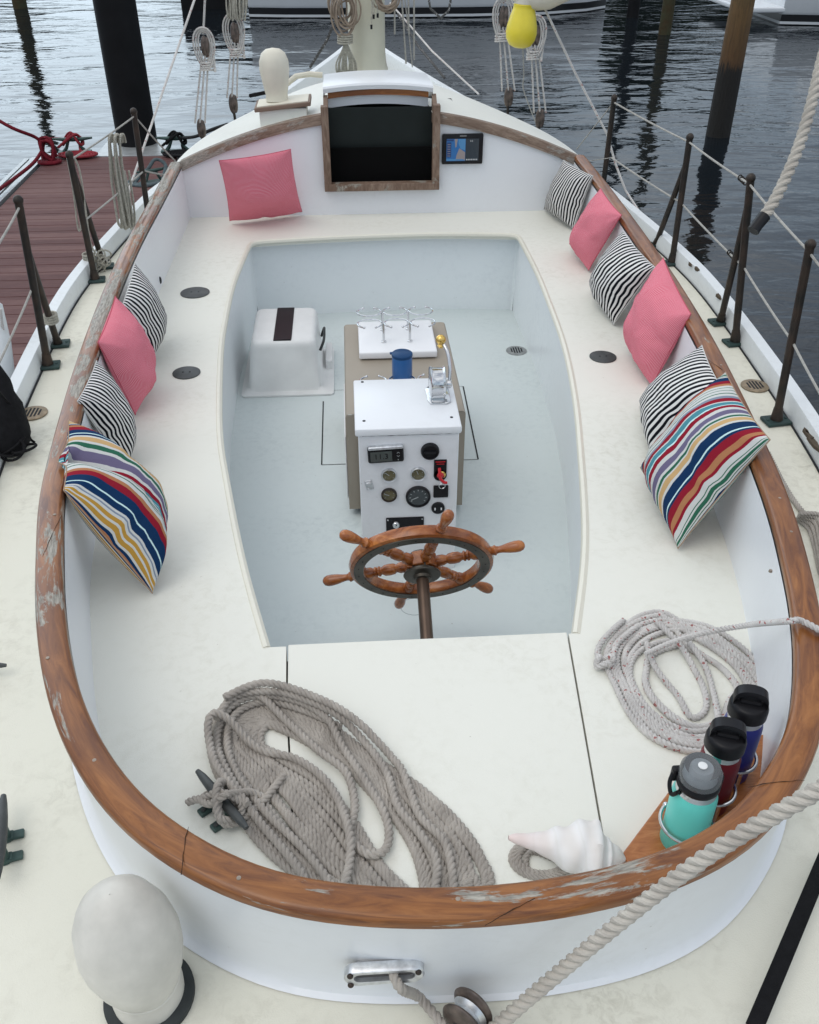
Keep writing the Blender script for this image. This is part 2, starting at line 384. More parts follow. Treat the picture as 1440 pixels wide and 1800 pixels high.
# coaming wall (inner face, outer face)
mb = MB(); wi = offset(INN, .012); wo = offset(INN, -CW+.008); wo2 = offset(INN, -CW-.004)
def zdrop(k, n): return 0
rows = [[p+Vector((0, 0, -.05)) for p in wi], [p+Vector((0, 0, ZC-.03)) for p in offset(INN, .003)]]
mb.grid(rows)
wo3 = offset(INN, -CW-.03)
def lean(c, d, z):  # the stern wall leans in towards its foot
    out = []
    for p, q in zip(INN, c):
        k = max(0, 1-abs(p.x+.05)/.62)*max(0, min(1, (1.3-p.y)/.3)); out.append(Vector((q.x, q.y+.034*k*d, z)))
    return out
wa = offset(INN, -CW+.004)
mb.grid([lean(wa, 0, ZC-.02), lean(offset(INN, -CW+.009), .4, .12), lean(offset(INN, -CW+.013), .6, .05), lean(offset(INN, -CW+.011), .65, .018), lean(offset(INN, -CW+.006), .68, .006), lean(offset(INN, -CW-.004), .7, .0005)])
part(mb, 'coaming', M['white'], 'curved white wall of the cockpit')
# cap rail: rounded section swept along the coaming
sec = [(-.003, -.004), (-.003, .009), (.0, .0145), (.006, .0175), (.025, .0195), (.044, .0175), (.050, .0145), (.0535, .008), (.0535, -.004), (.046, -.006), (.006, -.006)]
mb = MB(); rows = []
d = 0
UVL = [0]
for a, b in zip(INN, INN[1:]): UVL.append(UVL[-1]+(b-a).length)
for o, h in sec: rows.append([p+Vector((0, 0, ZC-.018+h)) for p in offset(INN, -o)])
nsec = len(sec)
mb.grid(rows, closev=True, uvf=lambda i, j: (UVL[j % len(INN)], (i/nsec)*.2))
rail = part(mb, 'cap_rail', M['teak'], 'varnished teak cap rail worn to bare grey wood in patches')
plugm = simple('grey_bung', (.30, .25, .20), .5, .2, .2, 60)
# plugs and screws in the cap rail
for (u, v) in [(805, 1581), (857, 1580), (166, 1337), (84, 1157), (1355, 1003), (1371, 876), (1296, 763), (1391, 935), (1268, 642), (420, 1544), (96, 905)]:
    q = P(u, v, ZC); mb = MB(); mb.lathe([(.0001, .0012), (.0035, .0008), (.0042, -.004)], axm((q.x, q.y, ZC+.0008), (0, 0, 1)), 10)
    part(mb, 'screw', plugm, parent=rail)
M['bungdark'] = simple('old_glue_line', (.05, .025, .015), .8)
# scarf joints: thin dark seams across the cap rail
for (u1, v1), (u2, v2) in [((853, 1626), (950, 1573)), ((1316, 1382), (1414, 1370)), ((108, 905), (72, 985)), ((330, 1452), (318, 1535)), ((1240, 628), (1282, 660))]:
    A_, B_ = P(u1, v1, ZC+.001), P(u2, v2, ZC+.001); mb = MB(); rs_ = random.Random(u1); mb.tube([A_.lerp(B_, i/8)+Vector((rs_.uniform(-.001, .001), rs_.uniform(-.001, .001), .0008-.0034*abs(i/4-1)**4)) for i in range(9)], [.0002+.0007*rs_.random() for _ in range(9)], 5); part(mb, 'scarf_joint', M['bungdark'], parent=rail)
# well opening
WL = [(-.652, 4.40), (-.684, 3.9), (-.682, 3.5), (-.668, 3.174), (-.615, 2.618), (-.557, 2.279), (-.478, 1.896), (-.396, 1.574)]
WR = [(.342, 1.575), (.446, 1.935), (.542, 2.436), (.60, 2.8), (.642, 3.189), (.662, 3.6), (.672, 3.95), (.668, 4.42)]
wl = spline(WL, 6)
wr = spline(WR, 6)
front = spline([(.655, 4.44), (.3, 4.475), (-.05, 4.47), (-.4, 4.445), (-.64, 4.415)], 5)
# seat plate: polygon outer (coaming) minus (well + hatch recess)
HT = [(-.345, 1.574), (-.338, 1.41), (-.29, .80), (.25, .80), (.27, 1.008), (.319, 1.574)]   # hatch cover
mb = MB(); bm = bmesh.new()
def loop(pts):
    vs = [bm.verts.new((p[0], p[1], 0)) for p in pts]
    for i in range(len(vs)): bm.edges.new((vs[i], vs[(i+1) % len(vs)]))
    return vs
loop([(p.x, p.y) for p in offset(INN, .006)])
g = .004
hole = [(p.x, p.y) for p in wl]+[(-.345-g, 1.574), (-.338-g, 1.41), (-.29-g, .79), (.25+g, .79), (.27+g, 1.008), (.319+g, 1.574)]+[(p.x, p.y) for p in wr]+[(p.x, p.y) for p in front]
loop(hole)
bmesh.ops.triangle_fill(bm, edges=bm.edges[:], use_beauty=True); bm.normal_update()
for f in bm.faces:
    if f.normal.z < 0: f.normal_flip()
mb.smooth = False; mb.frombm(bm)
# thickness skirt of the seat along the opening
mb.smooth = True
lp = [Vector((x, y, 0)) for x, y in hole]; mb.grid([[p for p in lp+[lp[0]]], [p+Vector((0, 0, -.03)) for p in lp+[lp[0]]]])
part(mb, 'cockpit_seat', M['cream'], 'cream nonskid bench running round the cockpit')
# rounded lip
lipp = [p for p in wr]+[p for p in front]+[p for p in wl]
lipp = [Vector((p.x, p.y, -.008)) for p in lipp]
mb = MB(); mb.tube(smooth2(resample(lipp, .04), 1), .0125, 8)
part(mb, 'seat_lip', M['lip'])
# hatch cover plank and its dark seam bed
mb = MB(); mb.smooth = False; mb.prism([(x, y) for x, y in [(-.345+.001, 1.577), (-.338, 1.41), (-.29, .80), (.25, .80), (.27, 1.008), (.319, 1.577)]], -.028, .003, .0025)
part(mb, 'seat_hatch', M['cream'], 'removable cream hatch over the steering gear')
mb = MB(); mb.smooth = False; mb.prism([(-.37, 1.56), (-.33, .79), (.29, .79), (.345, 1.56)], -.06, -.035); part(mb, 'hatch_bed', M['seam'])
# well walls
mb = MB(); mb.smooth = False
wallp = [Vector((p.x*1.012, p.y, 0)) for p in resample(wl, .08)]
wallr = [Vector((p.x*1.012, p.y, 0)) for p in resample(wr, .08)]+[Vector((.678, 4.487, 0))]
wallp = [Vector((-.658, 4.470, 0))]+wallp
mb.smooth = True
mb.grid([[p+Vector((0, 0, -.02)) for p in wallp], [p+Vector((0, 0, -.44)) for p in wallp]])
mb.grid([[p+Vector((0, 0, -.02)) for p in wallr], [p+Vector((0, 0, -.44)) for p in wallr]])
fw_ = [Vector((p.x*1.02, 4.49+(p.y-4.44)*1.0, 0)) for p in [wr[-1]]+front+[wl[0]]]
mb.grid([[p+Vector((0, 0, -.02)) for p in fw_], [p+Vector((0, .02, -.44)) for p in fw_]])
part(mb, 'well_wall', M['wellwall'], 'pale blue grey side of the foot well')
mb = MB(); mb.smooth = False; mb.box((0, 1.35, -.30), (1.3, .02, .4)); part(mb, 'well_end', M['void'])
# beads of caulk at corners
for a in (wallp[0], wallr[-1]):
    mb = MB(); mb.tube([a+Vector((0, -.002, -.03)), a+Vector((0, .010, -.43))], .0022, 6); part(mb, 'caulk_line', M['seam'])
# sole with hatch seams
mb = MB(); mb.smooth = False; mb.box((0, 2.9, -.45), (1.7, 3.4, .04)); M['stlseam'] = simple('faint_seam', (.22, .26, .27), .8); sole = part(mb, 'cockpit_sole', M['sole'], 'grey blue painted floor of the foot well')
def seam(a, b, w=.004, z=-.4285):
    a = Vector((a[0], a[1], z)); b = Vector((b[0], b[1], z)); t = (b-a).normalized(); n_ = Vector((-t.y, t.x, 0))*w/2
    m_ = MB(); m_.smooth = False; m_.v = [a-n_, b-n_, b+n_, a+n_]; m_.face((0, 1, 2, 3)); return m_
m1 = seam((-.31, 3.56), (-.31, 3.04), .005)
for s in (seam((-.31, 3.04), (-.15, 3.04), .003), seam((.31, 3.04), (.15, 3.04), .003), seam((.31, 3.04), (.32, 3.66), .006), seam((-.31, 3.66), (.32, 3.66), .002)):
    b0 = len(m1.v); m1.v += s.v; m1.smooth = False; m1.face((b0, b0+1, b0+2, b0+3))
part(m1, 'floor_hatch_seam', M['seam'], parent=sole)
for z0, z1 in [((-.75, 3.08), (-.2, 3.05)), ]:
    pass
# seam round the plate under the wheel
mb = MB(); c_ = P(702, 1075, -.43)
mb.tube([Vector((c_.x+.05+.045*math.cos(t), c_.y+.02+.04*math.sin(t), -.4297)) for t in [i*math.pi/16 for i in range(33)]], .0008, 4); part(mb, 'inspection_plate_seam', M['stlseam'], parent=sole)
def drain(u, v, z, r, name, mat, grid=True, par=None, lab=None):
    q = P(u, v, z); mb = MB(); mb.lathe([(r, 0), (r, .003), (r*.93, .0045), (.0001, .0045)], axm((q.x, q.y, z+.0005), (0, 0, 1)), 28)
    o = part(mb, name, mat, lab, par)
    if grid:
        m2 = MB(); m2.smooth = False
        for k in range(-2, 3):
            w = math.sqrt(max(0, .62**2-(k*.24)**2))*r*2
            m2.box((q.x+k*r*.24, q.y, z+.0052), (r*.13, w, .001))
        part(m2, 'slots', M['seam'], parent=o)
    else:
        for dx in (-.35, .35):
            m2 = MB(); m2.lathe([(.004, 0), (.0035, .001), (.0001, .001)], axm((q.x+dx*r*.7, q.y, z+.005), (0, 0, 1)), 10)
            part(m2, 'screw_hole', M['seam'], parent=o)
    return o
brz = simple('worn_bronze_drain', (.30, .235, .16), .5, .5, .3, 60)
stl = simple('steel_drain', (.34, .35, .35), .4, .6, .2, 60)
drain(908, 617, -.43, .05, 'floor_drain', stl, lab='round metal drain in the grey blue floor')
drain(58, 727, 0, .048, 'deck_drain', brz, lab='bronze drain on the side deck left of the cockpit')
drain(1327, 679, 0, .048, 'deck_drain', brz, lab='bronze drain on the side deck right of the cockpit')
for u, v in ((343, 515), (328, 656), (1060, 628)):
    drain(u, v, 0, .062 if u == 343 else .05, 'fill_plate', M['plate'], False)
q = PY(275, 491, 3.85); mb = MB(); mb.ellipsoid((-.992, q.y, .03), (.006, .012, .016)); part(mb, 'vent_hole', M['seam'])
# ---- deck, bulwark, hull
HB = [(0.0, 9.3), (.07, 9.1), (.18, 8.7), (.40, 8.0), (.62, 7.3), (.77, 6.8), (.90, 6.3), (1.015, 5.8), (1.13, 5.3), (1.205, 4.95), (1.28, 4.3), (1.315, 3.9), (1.322, 3.55), (1.297, 3.0), (1.25, 2.4), (1.16, 1.7), (1.05, 1.0), (.90, .3), (.70, -.3), (.4, -.75), (0, -.9)]
hr = spline(HB, 6); hull = hr+[Vector((-p.x, p.y, 0)) for p in hr[-2:0:-1]]
bm = bmesh.new()
def loop3(pts):
    vs = [bm.verts.new(p) for p in pts]
    for i in range(len(vs)): bm.edges.new((vs[i], vs[(i+1) % len(vs)]))
loop3([(p.x*1.003, p.y, 0) for p in hull]); loop3([(p.x, p.y, 0) for p in offset(INN, -CW+.024)])
bmesh.ops.triangle_fill(bm, edges=bm.edges[:], use_beauty=True); bm.normal_update()
for f in bm.faces:
    if f.normal.z < 0: f.normal_flip()
for v in bm.verts: v.co.z = -.0015
mb = MB(); mb.smooth = False; mb.frombm(bm); part(mb, 'deck', M['deckcream'], 'cream nonskid deck round the cockpit')
def hoff(d, z):  # offset the hull outline outwards, z follows the sheer
    out = []
    n = len(hull)
    for i in range(n):
        t = hull[(i+1) % n]-hull[i-1]; t.normalize(); q = hull[i]+Vector((-t.y, t.x, 0))*(-d)
        sh_ = .0 if q.y < 5 else (q.y-5)**2*.008
        out.append(Vector((q.x, q.y, z+(sh_ if z > .01 else 0))))
    return out
sgn = 1
t0 = hull[1]-hull[-1]; nn = Vector((-t0.y, t0.x, 0))
test = hoff(.1, 0); sgn = 1 if abs(test[60].x) > abs(hull[60].x) else -1
H = lambda d, z: hoff(d*sgn, z)
mb = MB(); mb.grid([H(0, -.01), H(.003, .06), H(.007, .068), H(.046, .071), H(.053, .063), H(.04, -.08), H(-.02, -.6), H(-.28, -1.05), H(-.45, -1.6)], closeu=True)
part(mb, 'bulwark', M['bulwark'], 'low white bulwark and topsides')
mb = MB(); mb.tube(H(-.004, .0), .0035, 6, closed=True); part(mb, 'deck_seam', M['seam'])
# chips of bare wood on the starboard bulwark
chipm = simple('bare_chip', (.09, .07, .05), .9)
for u, v, s in ((1225, 471, 1), (1213, 463, .7), (1264, 519, 1), (1421, 763, 1.2), (1431, 778, 1.5), (1418, 757, .6)):
    q = P(u, v, .071); mb = MB(); rr = random.Random(u); n_ = 9
    ps = [(q.x+.008*s*math.cos(i*.7)*rr.uniform(.5, 1.2), q.y+.03*s*math.sin(i*.7)*rr.uniform(.5, 1.3)) for i in range(n_)]
    mb.prism(ps, .062, .0722); part(mb, 'paint_chip', chipm)
# ---- bulkhead with companionway opening
def arc(x): return .505-.232*abs(x)**1.9
OX0, OX1, OZ0, OZ1 = -.252, .266, .165, .60
mb = MB(); mb.smooth = False
xs = [-1.05+i*.05 for i in range(43)]
def wallstrip(x0, x1, z0, ztop):
    b = len(mb.v); mb.v += [Vector((x0, YB, z0)), Vector((x1, YB, z0)), Vector((x1, YB, ztop(x1))), Vector((x0, YB, ztop(x0)))]; mb.face((b, b+1, b+2, b+3))
gx = sorted(set(xs+[OX0, OX1]))
for a, b in zip(gx, gx[1:]):
    if a >= OX0-1e-6 and b <= OX1+1e-6: wallstrip(a, b, -.05, lambda x: OZ0)
    else: wallstrip(a, b, -.05, arc)
part(mb, 'cabin_bulkhead', M['white'], 'white after wall of the cabin')
# wood trim on the arc
for x0, x1 in ((-1.0, -.285), (.30, 1.02)):
    n = 16; rows = []; mb = MB()
    for (dy, dz) in ((-.014, -.038), (-.016, .004), (-.012, .01), (.03, .01)):
        rows.append([Vector((x0+(x1-x0)*i/n, YB+dy, arc(x0+(x1-x0)*i/n)+dz)) for i in range(n+1)])
    rows.insert(0, [Vector((p.x, YB+.01, p.z)) for p in rows[0]])
    mb.grid(rows, uvf=lambda i, j: (j*.05, i*.03))
    part(mb, 'bulkhead_trim', M['oldteak'], 'weathered grey teak trim along the cabin top edge')
# roof
def hw(y): return 1.03-.05*(y-4.8)-.16*(y-4.8)**2
def roofz(x, y):
    c = .512-.05*(y-4.8); e = .27-.01*(y-4.8); return c-(c-e)*min(1, abs(x)/hw(y))**1.9
mb = MB(); rows = []
ys = [YB+.0+i*.104 for i in range(13)]
for y in ys:
    w = hw(y); rows.append([Vector((-w, y, 0))]+[Vector((x, y, roofz(x, y))) for x in [(.262*k/2 if abs(k) <= 2 else math.copysign(.262+(w-.262)*(abs(k)-2)/10, k)) for k in range(-12, 13)]]+[Vector((w, y, 0))])
for i in range(len(rows)): mb.v.extend(rows[i])
for i in range(len(rows)-1):
    for j in range(26):
        if 11 <= j <= 14 and i < 5: continue
        mb.face((i*27+j, i*27+j+1, (i+1)*27+j+1, (i+1)*27+j))
b0 = (len(ys)-1)*27; mb.smooth = False; mb.face([b0+i for i in range(27)])
roof = part(mb, 'cabin_roof', M['roofpaint'], 'domed cream cabin top')
# sliding hatch hood
HX0, HX1 = -.272, .272
mb = MB(); rows = []
for y, dz in ((4.868, -.006), (4.862, .014), (4.868, .023), (4.885, .026), (5.30, .006), (5.315, 0), (5.32, -.06)):
    rows.append([Vector((HX0+(HX1-HX0)*i/14, y, .598+dz-.03*((i-7)/7)**2*.6)) for i in range(15)])
mb.grid(rows)
for sx in (HX0, HX1):
    b = len(mb.v); z = .598-.018
    mb.v += [Vector((sx, 4.864, z+.02)), Vector((sx, 5.32, z)), Vector((sx, 5.32, .46)), Vector((sx, 4.864, .545))]; mb.face((b, b+1, b+2, b+3))
hood = part(mb, 'sliding_hatch', M['white'], 'white sliding hatch over the companionway')
mb = MB(); mb.smooth = False
rows = [[Vector((-.25+.5*i/10, 4.875+dy, .600-.016*((i-5)/5)**2+dz)) for i in range(11)] for dy, dz in ((.02, -.036), (0, -.036), (0, .0), (.02, 0))]
mb.grid(rows, uvf=lambda i, j: (j*.05, i*.03)); part(mb, 'hatch_beam', M['teak'], parent=hood)
mb = MB(); rows = [[Vector((-.25+.5*i/10, 4.90+dy, .556-.018*((i-5)/5)**2+dz)) for i in range(11)] for dy, dz in ((0, .014), (0.0, -.038), (.03, -.043))]
mb.grid(rows); part(mb, 'hatch_lining', M['white'], parent=hood)
# companionway frame
fr_ = MB(); fr_.smooth = False
fr_.box((-.268, YB-.018, .335), (.036, .045, .40), bev=.003); fr_.box((.283, YB-.018, .335), (.036, .045, .40), bev=.003)
fr_.box((.0075, YB-.02, .148), (.587, .05, .036), bev=.003)
for f in range(len(fr_.f)): pass
frame = part(fr_, 'companionway_frame', wood('frame_teak', (.12, .075, .05), (.21, .14, .10), (.31, .235, .18), (.4, .37, .31), .6, .6, (9, 9, 2), False, 0), 'weathered teak frame of the companionway')
mb = MB(); mb.smooth = False
for sx in (-.262, .277):
    b = len(mb.v); w = .022
    mb = MB(); mb.smooth = False; mb.v += [Vector((sx-w/2, 4.76, .50)), Vector((sx+w/2, 4.76, .50)), Vector((sx+w/2, 4.88, .565)), Vector((sx-w/2, 4.88, .565)), Vector((sx-w/2, 4.76, .44)), Vector((sx+w/2, 4.76, .44)), Vector((sx+w/2, 4.88, .44)), Vector((sx-w/2, 4.88, .44))]
    for q in ((0, 1, 2, 3), (4, 7, 6, 5), (0, 4, 5, 1), (1, 5, 6, 2), (2, 6, 7, 3), (3, 7, 4, 0)): mb.face([i for i in q])
    part(mb, 'hatch_rail', M['oldteak'], parent=frame)
# cabin interior, its shade put into a near black colour
mb = MB(); mb.smooth = False
b = len(mb.v)
x0, x1, y0, y1, z0, z1 = -.42, .42, YB+.03, 5.4, -.6, .44
mb.v += [Vector(p) for p in ((x0, y0, z0), (x1, y0, z0), (x1, y1, z0), (x0, y1, z0), (x0, y0, z1), (x1, y0, z1), (x1, y1, z1), (x0, y1, z1))]
for q in ((0, 1, 2, 3), (3, 2, 6, 7), (0, 3, 7, 4), (1, 5, 6, 2)): mb.face(q)
part(mb, 'cabin_interior', M['void'])
mb = MB(); mb.smooth = False; mb.box((.007, 4.835, .24), (.53, .012, .17)); part(mb, 'shade_sheet_lower', simple('shade_black', (.0015, .0015, .0015), 1), 'black sheet standing for the shade in the lower half of the companionway')  # black sheet carries the darkness of the cabin below the opening
# dark grey sheet: painted shade in the upper part of the opening
mb = MB(); mb.smooth = False; mb.box((.007, 4.86, .40), (.53, .006, .22)); part(mb, 'shade_sheet_upper', simple('shade_grey', (.012, .016, .015), .5))
# chart display on the bulkhead
mb = MB(); mb.smooth = True; mb.box((.418, YB-.012, .322), (.208, .02, .146), bev=.006); plot = part(mb, 'chart_display', M['black'], 'black chart display showing a blue and tan map')
def emis(name, c, s=.6):
    m, nt, b = newmat(name); b.inputs['Base Color'].default_value = (.01, .01, .01, 1); b.inputs['Emission Color'].default_value = rgb(c); b.inputs['Emission Strength'].default_value = s; b.inputs['Roughness'].default_value = .15; return m
def panel(x0, x1, z0, z1, mat, name, par, y, pts=None):
    m_ = MB(); m_.smooth = False; pts = pts or [(x0, z0), (x1, z0), (x1, z1), (x0, z1)]
    m_.v = [Vector((p[0], y, p[1])) for p in pts]; m_.face(tuple(range(len(pts)))); return part(m_, name, mat, parent=par)
e_blue = emis('screen_blue', (.02, .17, .5), .6); e_tan = emis('screen_tan', (.34, .31, .33), .6); e_dark = emis('screen_dark', (.015, .03, .05), .6); e_w = emis('screen_white', (.6, .65, .7), .6); e_navy = emis('screen_navy', (.01, .05, .2), .6); e_lt = emis('screen_light_blue', (.08, .3, .62), .6)
yy = YB-.0225
panel(.336, .432, .266, .373, e_blue, 'map_water', plot, yy)
panel(.432, .500, .266, .373, e_dark, 'data_panel', plot, yy)
yy -= .0004
panel(0, 0, 0, 0, e_tan, 'map_land', plot, yy, [(.382, .268), (.431, .268), (.431, .308), (.401, .328), (.388, .296)])
panel(0, 0, 0, 0, e_tan, 'map_land', plot, yy, [(.376, .372), (.392, .372), (.386, .334), (.381, .331)])
panel(0, 0, 0, 0, e_lt, 'map_shallows', plot, yy, [(.395, .372), (.431, .372), (.431, .318), (.408, .325), (.396, .35)])
panel(.338, .360, .284, .357, e_navy, 'map_menu', plot, yy)
panel(.336, .432, .268, .276, e_lt, 'map_bar', plot, yy)
panel(.336, .372, .362, .371, e_navy, 'map_title', plot, yy)
for k in range(6): panel(.341, .356, .290+k*.011, .2925+k*.011, e_tan, 'menu_line', plot, yy-.0003)
for k in range(7): panel(.437+k*.0085, .4425+k*.0085, .269, .2755, e_w, 'data_bar', plot, yy)
text('data_reading', '0.2', .012, axm((.462, yy-.0003, .362), (0, -1, 0), (1, 0, 0)), e_w, plot)
panel(.402, .436, .3845, .3885, simple('badge', (.25, .25, .25), .5), 'badge', plot, YB-.0226)
# ---- mast
mb = MB(); mb.lathe([(.135, .40), (.125, .43), (.118, .5), (.118, 4.5)], axm((-.012, 6.55, 0), (.0, .0, 1)), 40); part(mb, 'mast', M['mast'], 'thick cream painted mast')
# ---- ventilator box on the cabin top with covered cowl
cx, cy = -.475, 4.945
mb = MB(); mb.smooth = False; mb.box((cx, cy, .44), (.235, .17, .14), bev=.004); vb = part(mb, 'ventilator_box', M['roofpaint'], 'cream box under the cabin ventilator')
mb = MB(); mb.smooth = False; mb.box((cx+.0, cy, .518), (.28, .20, .020), rot=Matrix.Rotation(R(-5.5), 3, 'Y'), bev=.004); part(mb, 'box_lid', M['oldteak'], parent=vb)
mb = MB(); mb.smooth = False; mb.box((cx+.0, cy, .529), (.255, .175, .006), rot=Matrix.Rotation(R(-5.5), 3, 'Y')); part(mb, 'box_top', M['canvasclean'], parent=vb)
mb = MB(); mb.lathe([(.056, .0), (.054, .03), (.058, .045), (.066, .09), (.074, .14), (.072, .18), (.058, .215), (.035, .232), (.0001, .238)], axm((cx-.03, cy+.01, .528), (-.02, .06, 1)), 28)
part(mb, 'ventilator_cowl', M['canvasclean'], parent=vb)
# ---- stern ventilator with dirty cover
cv = P(264, 1752, 0)
mb = MB(); mb.lathe([(.072, 0), (.072, .010), (.058, .014)], axm((cv.x, cv.y, -.0005), (0, 0, 1)), 40); vr = part(mb, 'ventilator_ring', M['rubber'], 'black base ring of the stern ventilator')
mb = MB(); rows = []
prof = [(.070, .004), (.071, .035), (.0685, .055), (.072, .063), (.086, .09), (.096, .125), (.0975, .155), (.091, .190), (.076, .220), (.052, .243), (.026, .254), (.001, .257)]
for r, z in prof:
    row = []
    for i in range(40):
        a = 2*math.pi*i/40; k = .80+.02*noise.noise(Vector((math.cos(a)*2, math.sin(a)*2, z*14)))
        row.append(Vector((cv.x-.10*max(0, z-.05)+r*k*math.cos(a), cv.y+.11*max(0, z-.05)+r*k*math.sin(a), z)))
    rows.append(row)
mb.grid(rows, closeu=True); part(mb, 'ventilator_cover', M['canvas'], 'dirty cream cover tied over the stern ventilator')
mb = MB(); mb.tube([Vector((cv.x-.003+.0575*math.cos(a), cv.y+.003+0.0575*math.sin(a), .058+.004*math.sin(a*2))) for a in [i*math.pi/16 for i in range(32)]], .0022, 6, closed=True); part(mb, 'cover_seam', M['canvas'])
# ---- cleats
def cleat(name, o, ang, s=1.0, mat=None, lab=None, h=.05):
    rot = Matrix.Rotation(ang, 3, 'Z'); f = lambda x, y, z: Vector(o)+rot @ Vector((x*s, y*s, z*s))
    mb = MB(); horn = [(-.115, .052), (-.09, .0535), (-.05, .0505), (0, .049), (.05, .0505), (.09, .0535), (.115, .052)]
    mb.tube([f(x, 0, z) for x, z in horn], [.0065*s, .0105*s, .013*s, .0145*s, .013*s, .0105*s, .0065*s], 12)
    cl = mb.build(name, mat or M['plate'], boat)
    for x in (-.03, .03):
        m2 = MB(); m2.tube([f(x, 0, .045), f(x, 0, .012), f(x, 0, .0)], [.011*s, .012*s, .016*s], 8); m2.smooth = False
        m2.box(f(x, -.018, .006), (.026*s, .07*s, .012*s), rot=rot, bev=.003); m2.box(f(x, .02, .005), (.024*s, .04*s, .01*s), rot=rot, bev=.003)
        m2.build('cleat_foot', M['grime'], cl)
        m3 = MB()
        m3.lathe([(.006*s, 0), (.006*s, .003), (.0001, .003)], axm(f(x, -.04, .012), (0, 0, 1)), 10); m3.build('bolt', M['plate'], cl)
    if lab: cl['label'] = lab
    return cl
c1 = P(12, 1490, .045); c0 = P(388, 1398, .05)
cleat('cleat', (-.846, 1.065, 0), R(103)+math.pi, .80, lab='dark horn cleat on the deck left of the cockpit')
cleat('cleat', (c0.x, c0.y, 0), R(-52), .76, lab='dark horn cleat on the stern seat with a line belayed on it')
c2 = P(2, 1165, .04); cleat('cleat', (c2.x-.06, c2.y, 0), R(0), .6)
# ---- hawse fitting in the stern coaming
hc = PY(676, 1717, .722); mb = MB()
yw = .765-CW-.0; 
def hawse(w, h, off, n=40):
    pts = []
    for i in range(n):
        a = 2*math.pi*i/n; x = math.cos(a); z = math.sin(a)
        sx = (w-h)*(1 if x > 0 else -1)
        pts.append(Vector((hc.x+sx+h*x, off, hc.z+h*z)))
    return pts
yf = .724
mb.grid([hawse(.062, .0205, yf+.012), hawse(.062, .0205, yf-.001), hawse(.059, .0185, yf-.004), hawse(.050, .0135, yf-.0045), hawse(.047, .0105, yf-.003), hawse(.046, .0095, yf+.02)], closeu=True)
hz = part(mb, 'hawse_fitting', M['galv'], 'chromed oval rope hole in the outer stern wall')
mb = MB(); mb.smooth = False; b = hawse(.047, .0105, yf+.004); mb.v += b; mb.face(tuple(range(len(b)))); part(mb, 'dark_opening', simple('dull_hole', (.10, .095, .09), .8), parent=hz)
for dx, dz in ((-.052, .013), (-.052, -.013), (.052, .012)):
    mb = MB(); mb.ellipsoid((hc.x+dx, yf-.005, hc.z+dz), (.005, .004, .005)); part(mb, 'bolt', M['bronze'], parent=hz)
# ---- stanchions
def stanchion(foot, top, brace=None, lab=None, brace_at=.72):
    fx = Vector((foot.x, foot.y, 0)); tp = Vector(top)
    mb = MB(); mb.tube([fx+Vector((0, 0, .004)), fx.lerp(tp, .5), tp], .0135, 12); mb.ellipsoid(tp, (.0165, .0165, .017)); mb.tube([fx, fx.lerp(tp, .09)], [.022, .015], 12)
    o = bpy.data.objects
    s = mb.build('stanchion', M['bronze'], boat)
    if lab: s['label'] = lab
    def plate(q, a):
        m = MB(); m.smooth = False; m.box((q.x, q.y, .006), (.085, .062, .012), rot=Matrix.Rotation(a, 3, 'Z'), bev=.004)
        for dx in (-.032, .032): m.lathe([(.006, 0), (.005, .003), (.0001, .003)], axm((q.x+dx*math.cos(a), q.y+dx*math.sin(a), .012), (0, 0, 1)), 8)
        m.build('base_plate', M['verdigris'], s)
    plate(fx, R(8))
    if brace:
        bf = Vector((brace.x, brace.y, 0)); m = MB(); e = fx.lerp(tp, brace_at); m.tube([bf, e], .0125, 10); m.tube([bf, bf.lerp(e, .09)], [.02, .014], 10); m.build('brace', M['bronze'], s); plate(bf, R(8))
    return s
def st(f, t, br=None, lab=None, at=.72):
    F0 = P(*f, 0); T0 = PY(*t, F0.y); B0 = P(*br, 0) if br else None
    stanchion(F0, T0, B0, lab, at); return T0, F0
SA = st((85, 645), (32, 352), (103, 607), 'left stanchion nearest the camera with a rope lashed to its brace')
SB = st((168, 494), (122, 272), (184, 470), 'left stanchion with cord tied round its foot', .9)
C0 = P(264, 352, .02); SC = (P(235, 196, .55), None); stanchion(Vector((SC[0].x-.01, SC[0].y-.02, 0)), SC[0], None, 'left stanchion beside the hanging rope coil')
T1 = P(1080, 172, .55); stanchion(Vector((T1.x+.0, T1.y+.01, 0)), T1, None, 'farthest stanchion on the right side')
S1 = (T1, None)
S2 = st((1181, 464), (1213, 241), (1152, 432), 'second stanchion from the bow on the right side', .8)
S3 = st((1292, 604), (1320, 313), (1266, 568), 'braced stanchion on the right side between the rope end and the drain', .85)
S4 = st((1364, 742), (1425, 430), None, 'right stanchion nearest the camera')
# ---- lifelines
def line(pts, r=.004, name='lifeline', mat='cord', sag=0, lab=None):
    out = []
    for a, b in zip(pts, pts[1:]):
        n = 8
        for i in range(n): t = i/n; q = a.lerp(b, t); q.z -= sag*4*t*(1-t); out.append(q)
    out.append(pts[-1]); mb = MB(); mb.tube(out, r, 7); o = mb.build(name, M[mat], boat)
    if lab: o['label'] = lab
    return o
dn = Vector((0, 0, -.02))
line([S1[0]+dn, S2[0]+dn, S3[0]+dn, S4[0]+dn, P(1465, 492, .53)], sag=.004, lab='upper lifeline on the right side')
mid = [P(1075, 277, .30), PY(1197, 356, S2[1].y+.03), PY(1308, 470, S3[1].y), PY(1394, 602, S4[1].y), PY(1470, 740, 2.1)]
line(mid, sag=.004, lab='lower lifeline on the right side')
line([S1[0]+dn, P(1014, 262, .27)], .003)
line([P(1075, 277, .3), P(1030, 284, .2)], .002)
line([SB[0]+dn, SC[0]+dn, P(308, 283, .285)], sag=.004, lab='upper lifeline on the left side')
